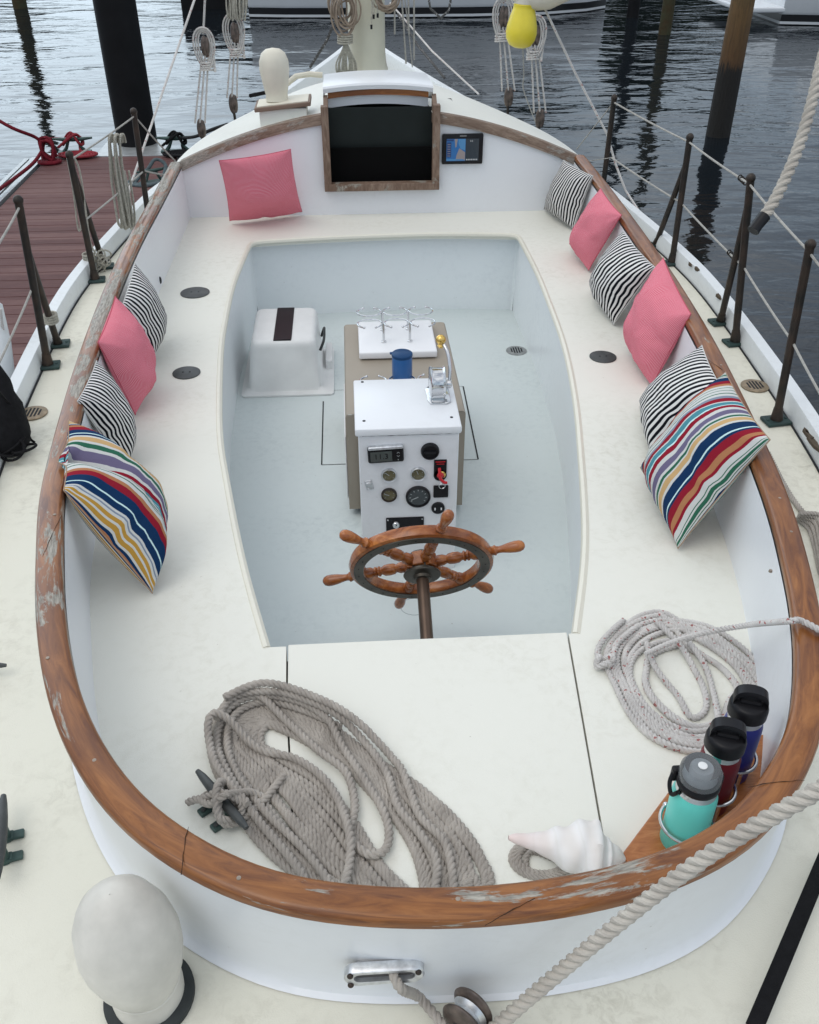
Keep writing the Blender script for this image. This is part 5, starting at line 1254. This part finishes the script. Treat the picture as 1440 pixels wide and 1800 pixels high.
tag(mb.build('tied_cord', M['lashing']), 'tangle of pale cord tied round the middle left stanchion', 'rope')
# ------------------------------------------------------------------ dock
ZD = -.72; W = -1.25
t = empty('floating_dock', (-2.3, 8.9, ZD), 'reddish brown planked dock with white metal edges on the left', 'dock')
dm, nt, b = newmat('dock_planks'); v = tex(nt); sx = N(nt, 'ShaderNodeSeparateXYZ'); L(nt, v, sx.inputs[0])
k1 = N(nt, 'ShaderNodeMath', operation='MULTIPLY'); k1.inputs[1].default_value = 1/.14; L(nt, sx.outputs[1], k1.inputs[0]); fl_ = N(nt, 'ShaderNodeMath', operation='FLOOR'); L(nt, k1.outputs[0], fl_.inputs[0])
wn_ = N(nt, 'ShaderNodeTexWhiteNoise', noise_dimensions='1D'); L(nt, fl_.outputs[0], wn_.inputs['W'])
g = noise_n(nt, tex(nt, (1.5, 25, 1)), 5, 5, .7, .6); ad = N(nt, 'ShaderNodeMath', operation='MULTIPLY_ADD'); ad.inputs[1].default_value = .35; L(nt, wn_.outputs[0], ad.inputs[0]); L(nt, g, ad.inputs[2])
rp = ramp(nt, [(.3, (.07, .030, .028)), (.6, (.12, .056, .052)), (.95, (.18, .10, .09))]); L(nt, ad.outputs[0], rp.inputs[0]); L(nt, rp.outputs[0], b.inputs['Base Color']); b.inputs['Roughness'].default_value = .7; b.inputs['Specular IOR Level'].default_value = .2; bump(nt, b, g, .4, .003)
mb = MB(); mb.smooth = False
DX0, DX1, DY1 = -2.93, -1.75, 8.95
k = 0; y = DY1-.07
while y > -1: mb.box(((DX0+DX1)/2, y, ZD-.015), (DX1-DX0, .133, .03), bev=.003, seg=1); y -= .14
mb.build('dock_planks', dm, t)
alu = simple('dock_metal', (.42, .44, .44), .4, .5, .15, 12); 
mb = MB(); mb.smooth = False; mb.box(((DX0+DX1)/2, DY1+.045, ZD-.02), (DX1-DX0+.2, .06, .05), bev=.004); mb.box(((DX0+DX1)/2, DY1+.13, ZD-.03), (DX1-DX0+.2, .08, .06), bev=.004)
mb.box((DX0-.06, 4, ZD-.02), (.05, 10, .05)); mb.box((DX0-.14, 4, ZD-.03), (.04, 10, .05)); mb.box((DX0-.21, 4, ZD-.04), (.04, 10, .05)); mb.build('metal_edge', alu, t)
mb = MB(); mb.smooth = False; mb.box(((DX0+DX1)/2, 4, ZD-.2), (DX1-DX0, 10, .3)); mb.build('dock_float', M['plate'], t)
mb = MB(); mb.smooth = False; pb = P(238, 255, ZD)
mb.box((pb.x+.0, pb.y+.02, ZD-.02), (.62, .50, .03), bev=.006); mb.build('pile_bracket', alu, t)
bp = Vector((pb.x, pb.y+.12, 0))
mb = MB(); mb.lathe([(.195, -2.5), (.18, 3.6)], axm((bp.x, bp.y, 0), (.0, 0, 1)), 36); tag(mb.build('black_piling', M['blackpile']), 'thick black sleeved piling at the end of the dock', 'piling')
def dock_cleat(q, ang, mat, par, s=1.5):
    rot = Matrix.Rotation(ang, 3, 'Z'); f = lambda x, y, z: q+rot @ Vector((x*s, y*s, z*s)); mb = MB()
    mb.tube([f(-.12, 0, .085), f(-.06, 0, .08), f(0, 0, .078), f(.06, 0, .08), f(.12, 0, .085)], [.006*s, .011*s, .013*s, .011*s, .006*s], 10)
    for x in (-1, 1): mb.tube([f(x*.025, 0, .078), f(x*.045, 0, .03), f(x*.07, 0, 0)], [.010*s, .010*s, .014*s], 8)
    mb.box(f(0, 0, .004), (.2*s, .06*s, .012*s), rot=rot, bev=.003); return mb.build('dock_cleat', mat, par)
cA = P(132, 268, ZD); cB = P(312, 266, ZD); cC = P(266, 320, ZD)
dock_cleat(cA, R(4), M['grime'], t); dock_cleat(cB, R(4), M['grime'], t); dock_cleat(cC+Vector((.02, 0, 0)), R(30), M['grime'], t, 1.2)
def hitch(q, ang, mat, name, lab, s=1.5, r=.012):
    rot = Matrix.Rotation(ang, 3, 'Z'); f = lambda x, y, z: q+rot @ Vector((x*s, y*s, z*s)); mb = MB()
    pts = [f(-.09, -.03, .04), f(-.04, -.03, .075), f(.0, .0, .11), f(.05, .025, .08), f(.06, 0, .05), f(.04, -.03, .06), f(0, 0, .118), f(-.045, .025, .085), f(-.06, -.01, .05), f(-.03, -.03, .08), f(.03, -.01, .11), f(.05, .02, .06), f(.03, .03, .03), f(.05, -.07, .012)]
    for _ in range(1): mb.tube(spline(pts, 6), r, 9)
    for k in range(6): # flat spiral of spare line
        rr = .035+k*.021; mb.tube([q+Vector((.07+rr*1.25*math.cos(a), -.17+rr*.75*math.sin(a), .015+.002*k)) for a in [i*math.pi/12 for i in range(24)]], r*.85, 7, closed=True)
    tag(mb.build(name, M[mat]), lab, 'mooring line')
hitch(cA, R(4), 'rope_red', 'red_mooring_line', 'red mooring line belayed and coiled on the far dock cleat')
hitch(cB, R(4), 'blackrope', 'black_mooring_line', 'black mooring line belayed and coiled beside the black piling')
mb = MB(); cD = P(88, 283, ZD)
pts = [cD+Vector((-.06, 0, .02)), cD+Vector((-.05, .05, .14)), cD+Vector((.0, .02, .2)), cD+Vector((.06, -.02, .16)), cD+Vector((.04, -.05, .05)), cD+Vector((-.03, -.05, .1)), cD+Vector((-.05, .0, .19)), cD+Vector((.02, .05, .17)), cD+Vector((.06, .02, .06))]
mb.tube(spline(pts, 6), .015, 9); mb.tube(spline([q+Vector((.01, -.03, -.02)) for q in pts[::-1]], 6), .015, 9)
for k in range(4):
    rr = .03+k*.022; mb.tube([cD+Vector((.02+rr*math.cos(a), -.08+rr*.8*math.sin(a), .015)) for a in [i*math.pi/10 for i in range(20)]], .014, 7, closed=True)
mb.tube(spline([cD+Vector((.04, 0, .15)), cA+Vector((-.2, -.02, .13)), cA+Vector((-.05, 0, .12))], 6), .013, 8)
mb.tube(spline([cD+Vector((-.04, 0, .16)), P(60, 240, -.5), P(20, 224, -.4), P(-30, 195, -.3)], 6), .015, 8)
mb.tube(spline([cD+Vector((-.04, -.03, .1)), P(55, 290, ZD+.05), P(0, 332, ZD+.05), P(-40, 362, ZD+.05)], 6), .015, 8)
tag(mb.build('red_dock_line', simple('dark_red_line', (.13, .008, .016), .85, 0, .3, 40)), 'dark red dock line tied round the dock corner and leading off to the left', 'mooring line')
mb = MB(); mb.tube(spline([cB+Vector((.06, 0, .12)), P(343, 240, -.35), P(372, 228, -.1), P(400, 219, .05)], 6), .013, 8); tag(mb.build('black_spring_line', M['blackrope']), 'black line running from the dock cleat up to the boat', 'mooring line')
mb = MB()
for k in range(3): mb.tube(spline([cC+Vector((.10+.02*k, -.02, .02)), cC+Vector((.13, .05, .13)), cC+Vector((.05, .06, .17)), cC+Vector((-.02, .02, .1)), cC+Vector((-.12-.03*k, -.06, .015)), cC+Vector((-.02, -.11-.02*k, .012)), cC+Vector((.12, -.06, .02))], 5), .014, 8)
tag(mb.build('grey_dock_line', simple('grey_blue_rope', (.10, .13, .14), .85, 0, .3, 40)), 'grey blue line looped over the near dock cleat beside the teak rail', 'mooring line')
# ------------------------------------------------------------------ pilings, moored boats, water
def pile(u, v, r, top, lab, mat='pile', lean=(0, 0), dark=None):
    q = P(u, v, W); mb = MB(); rows = []
    zs = [W-1.5, W, W+.4, W+.9, W+1.4, W+2, W+3, top]
    for z in zs:
        row = []
        for i in range(24):
            a = 2*math.pi*i/24; k = 1+.05*noise.noise(Vector((math.cos(a)*2, math.sin(a)*2, z*.8+u)))
            row.append(Vector((q.x+lean[0]*(z-W)+r*k*(1-.06*max(0, z-W))*math.cos(a), q.y+lean[1]*(z-W)+r*k*(1-.06*max(0, z-W))*math.sin(a), z)))
        rows.append(row)
    mb.grid(rows, closeu=True); tag(mb.build('wooden_piling', M[mat] if isinstance(mat, str) else mat, origin=(q.x, q.y, W)), lab, 'piling', 'pilings in the harbour')
pm, nt, b = newmat('tidal_pile'); v = tex(nt); sx = N(nt, 'ShaderNodeSeparateXYZ'); L(nt, v, sx.inputs[0])
g = noise_n(nt, tex(nt, (10, 10, .8)), 5, 6, .7); ad = N(nt, 'ShaderNodeMath', operation='MULTIPLY_ADD'); ad.inputs[1].default_value = .5; L(nt, g, ad.inputs[0]); L(nt, sx.outputs[2], ad.inputs[2])
mr = N(nt, 'ShaderNodeMapRange'); mr.inputs[1].default_value = 0; mr.inputs[2].default_value = 3; L(nt, ad.outputs[0], mr.inputs[0])
rp = ramp(nt, [(0, (.010, .010, .009)), (.335, (.013, .012, .010)), (.36, (.20, .10, .035)), (.55, (.30, .17, .06)), (.72, (.20, .17, .08)), (.85, (.12, .16, .09)), (1, (.10, .14, .09))]); L(nt, mr.outputs[0], rp.inputs[0])
gm = mixc(nt, g, rp.outputs[0], (.012, .010, .008)); L(nt, gm, b.inputs['Base Color']); b.inputs['Roughness'].default_value = .8; bump(nt, b, g, .8, .03)
pile(1262, 238, .145, 4.2, 'tall wooden piling with a wet dark foot standing in the water at the right', pm)
pile(1168, 60, .12, 3.5, 'dark piling far off in the water between the two white boats', 'pile')
pile(1112, 30, .13, 3.5, 'dark piling added for the dark reflection at the stern of the long white boat', 'blackpile')  # added piling, stands in for a dark reflection on the water
pile(36, 14, .16, 3.5, 'thin dark piling at the upper left corner', 'pile')

def motorboat(x0, x1, y, lab, beam=2.6, fb=1.0, plat=False):
    t = empty('moored_boat', ((x0+x1)/2, y+beam/2, W), lab, 'boat', 'white boats moored across the water')
    Ln = x1-x0; mb = MB(); secs = []
    prof_ = [(.0, .80), (.1, .92), (.3, 1), (.6, 1), (.8, .85), (.93, .45), (1, .03)]
    def ring(z, k, fl):
        pts = []
        for f, w in prof_: pts.append(Vector((x0+Ln*f, y+beam/2-beam/2*w*k, W+z)))
        for f, w in prof_[::-1]: pts.append(Vector((x0+Ln*f, y+beam/2+beam/2*w*k, W+z)))
        return pts
    mb.grid([ring(-.3, .8, 0), ring(.02, .95, 0)], closeu=True); mb.build('hull_bottom', M['hulldark'], t)
    mb = MB(); mb.grid([ring(.02, .952, 0), ring(.07, .956, 0)], closeu=True); mb.build('boot_stripe', M['hullwhite'], t)
    mb = MB(); mb.grid([ring(.07, .955, 0), ring(.20, .965, 0)], closeu=True); mb.build('dark_stripe', M['hulldark'], t)
    mb = MB(); mb.grid([ring(.20, .968, 0), ring(.25, .99, 0), ring(fb, 1, 0), ring(fb+.04, .97, 0)], closeu=True); r_ = ring(fb+.04, .97, 0); b_ = len(mb.v); mb.v += r_; mb.face([b_+i for i in range(len(r_))]); mb.build('hull', M['hullwhite'], t)
    mb = MB(); mb.smooth = False; mb.box((x0+Ln*.45, y+beam/2, W+fb+.55), (Ln*.5, beam*.62, 1.1), bev=.15); mb.build('cabin', M['hullwhite'], t)
    mb = MB(); mb.smooth = False; mb.box((x0+Ln*.45, y+beam*.19-.012, W+fb+.65), (Ln*.4, .02, .35)); mb.build('cabin_window', M['black'], t)
    if plat: 
        mb = MB(); mb.smooth = False; mb.box((x0-.4, y+beam/2, W+.28), (.9, beam*.8, .10), bev=.03); mb.build('swim_platform', M['hullwhite'], t)
motorboat(-2.2, 5.9, 22.3, 'long white boat moored across the water behind the mast')
motorboat(8.9, 17, 20.4, 'white boat at the upper right corner with a swim platform at its stern', plat=True, beam=3.2)
t = empty('dark_float', P(365, 18, W), 'dark floating block moored behind the left tackles', 'float'); q = P(365, 16, W); mb = MB(); mb.smooth = False; mb.box((q.x, q.y+.8, W+.35), (1.2, 1.6, .9), bev=.05); mb.build('float_body', M['blackpile'], t)
mb = MB(); mb.smooth = False; mb.box((q.x, q.y+.8, W+.82), (1.3, 1.7, .06)); mb.build('float_top', M['plate'], t)
# wooded far bank and boathouse, seen only as dark reflections
tm = simple('far_foliage', (.028, .035, .02), .9, 0, .5, .4, .5, 3, .3)
mb = MB(); rows = []
rt2 = random.Random(2)
for j in range(9):
    row = []
    for i in range(90):
        x = -60+i*1.9; f = j/8; hmax = 9.5+4*noise.noise(Vector((x*.05, 3, 0)))+3.5*noise.noise(Vector((x*.21, 8, 0)))-(5.5 if x < -8 else 0)+(1.5 if x > 3 else 0)
        row.append(Vector((x+rt2.uniform(-.8, .8), 78-6*math.sin(f*1.6)+rt2.uniform(-1.5, 1.5), W-.5+max(2, hmax)*math.sin(f*math.pi/2)+rt2.uniform(-.5, .5))))
    rows.append(row)
mb.smooth = False; mb.grid(rows); tag(mb.build('far_bank_trees', tm), None, None, None, 'stuff'); 
bpy.data.objects['far_bank_trees']['label'] = 'wooded far bank of the harbour'; bpy.data.objects['far_bank_trees']['category'] = 'trees'
wm, nt, b = newmat('harbour_water')
b.inputs['Base Color'].default_value = (.006, .009, .012, 1); b.inputs['Roughness'].default_value = .04; b.inputs['IOR'].default_value = 1.38
v1 = tex(nt, (.55, 1.0, 1)); n1 = noise_n(nt, v1, 1.1, 3, .5, .4); v2 = tex(nt, (.6, 1.25, 1)); n2 = noise_n(nt, v2, 4.2, 3, .55, .5); n3 = noise_n(nt, tex(nt, (.7, 1.3, 1)), 14, 2, .5)
calm = noise_n(nt, tex(nt), .18, 2); rcal = ramp(nt, [(.35, (.25, .25, .25)), (.65, (1, 1, 1))]); L(nt, calm, rcal.inputs[0])
p = bump(nt, b, n1, .9, .055); 
bb = N(nt, 'ShaderNodeBump'); bb.inputs['Distance'].default_value = .013; L(nt, n2, bb.inputs['Height']); L(nt, rcal.outputs[0], bb.inputs['Strength']); L(nt, p, bb.inputs['Normal'])
b3 = N(nt, 'ShaderNodeBump'); b3.inputs['Distance'].default_value = .0018; b3.inputs['Strength'].default_value = .5; L(nt, n3, b3.inputs['Height']); L(nt, bb.outputs[0], b3.inputs['Normal']); L(nt, b3.outputs[0], b.inputs['Normal'])
mb = MB(); mb.smooth = False; mb.v = [Vector((x*900, y*900, W)) for x, y in ((-1, -1), (1, -1), (1, 1), (-1, 1))]; mb.face((0, 1, 2, 3)); wo_ = mb.build('water', wm, origin=(0, 0, W)); tag(wo_, 'rippled grey blue harbour water', None, None, 'structure')
# ------------------------------------------------------------------ light
w = bpy.data.worlds.new('World'); sc.world = w; w.use_nodes = True; nt = w.node_tree; bg = nt.nodes['Background']
SUN_E, SUN_R = R(60), R(-120)
sky = N(nt, 'ShaderNodeTexSky'); sky.sky_type = 'NISHITA'; sky.sun_disc = False; sky.sun_elevation = SUN_E; sky.sun_rotation = SUN_R; sky.dust_density = 2
tc = N(nt, 'ShaderNodeTexCoord'); mp = N(nt, 'ShaderNodeMapping'); mp.inputs['Scale'].default_value = (1, 1, 2.2); L(nt, tc.outputs['Generated'], mp.inputs[0])
cn = noise_n(nt, mp.outputs[0], 2.2, 6, .6, .3); rp = ramp(nt, [(.38, (0, 0, 0)), (.58, (1, 1, 1))]); L(nt, cn, rp.inputs[0])
cn2 = noise_n(nt, mp.outputs[0], 5, 4, .6); cl_ = ramp(nt, [(.3, (8.6, 9.1, 9.9)), (.7, (13, 13.2, 13.5))]); L(nt, cn2, cl_.inputs[0])
fm = N(nt, 'ShaderNodeMath', operation='MULTIPLY_ADD'); fm.inputs[1].default_value = .62; fm.inputs[2].default_value = .30; L(nt, rp.outputs[0], fm.inputs[0])
sz = N(nt, 'ShaderNodeSeparateXYZ'); L(nt, tc.outputs['Generated'], sz.inputs[0])
hz_ = N(nt, 'ShaderNodeMapRange'); hz_.inputs[1].default_value = .0; hz_.inputs[2].default_value = .5; hz_.inputs[2].default_value = .8; hz_.inputs[3].default_value = .85; hz_.inputs[4].default_value = 1.45; L(nt, sz.outputs[2], hz_.inputs[0])
sm_ = N(nt, 'ShaderNodeVectorMath', operation='SCALE'); L(nt, mixc(nt, fm.outputs[0], sky.outputs[0], cl_.outputs[0]), sm_.inputs[0]); L(nt, hz_.outputs[0], sm_.inputs['Scale'])
tn = N(nt, 'ShaderNodeMix'); tn.data_type = 'RGBA'; tn.blend_type = 'MULTIPLY'; L(nt, sm_.outputs[0], tn.inputs[6]); tn.inputs[0].default_value = 1
tr = ramp(nt, [(0, (.72, .88, 1.0)), (.45, (.93, .97, 1.0)), (.8, (1, .99, .965))]); L(nt, sz.outputs[2], tr.inputs[0]); L(nt, tr.outputs[0], tn.inputs[7])
# the bright part of the cloud cover, low over the water ahead on the left
ld = N(nt, 'ShaderNodeVectorMath', operation='DOT_PRODUCT'); nv = N(nt, 'ShaderNodeVectorMath', operation='NORMALIZE'); L(nt, tc.outputs['Generated'], nv.inputs[0]); L(nt, nv.outputs[0], ld.inputs[0]); ld.inputs[1].default_value = Vector((-.50, .82, .27)).normalized()
lm = N(nt, 'ShaderNodeMapRange', interpolation_type='SMOOTHSTEP'); lm.inputs[1].default_value = .80; lm.inputs[2].default_value = .985; lm.inputs[3].default_value = 0; lm.inputs[4].default_value = 1; L(nt, ld.outputs['Value'], lm.inputs[0])
lc = N(nt, 'ShaderNodeVectorMath', operation='SCALE'); lc.inputs[0].default_value = (13, 15, 16.5); L(nt, lm.outputs[0], lc.inputs['Scale'])
la = N(nt, 'ShaderNodeVectorMath', operation='ADD'); L(nt, tn.outputs[2], la.inputs[0]); L(nt, lc.outputs[0], la.inputs[1]); L(nt, la.outputs[0], bg.inputs[0]); bg.inputs[1].default_value = .1
sd = bpy.data.lights.new('sun', 'SUN'); sd.energy = .6; sd.angle = R(35); sd.color = (1, .96, .9); so = bpy.data.objects.new('sun', sd); COL.objects.link(so)
dvec = Vector((math.sin(SUN_R)*math.cos(SUN_E), math.cos(SUN_R)*math.cos(SUN_E), math.sin(SUN_E))); so.rotation_euler = dvec.to_track_quat('Z', 'Y').to_euler(); so.location = dvec*20
sc.view_settings.view_transform = 'Standard'; sc.view_settings.look = 'None'; sc.view_settings.exposure = -.24; sc.view_settings.gamma = 1
sc.render.engine = 'CYCLES'
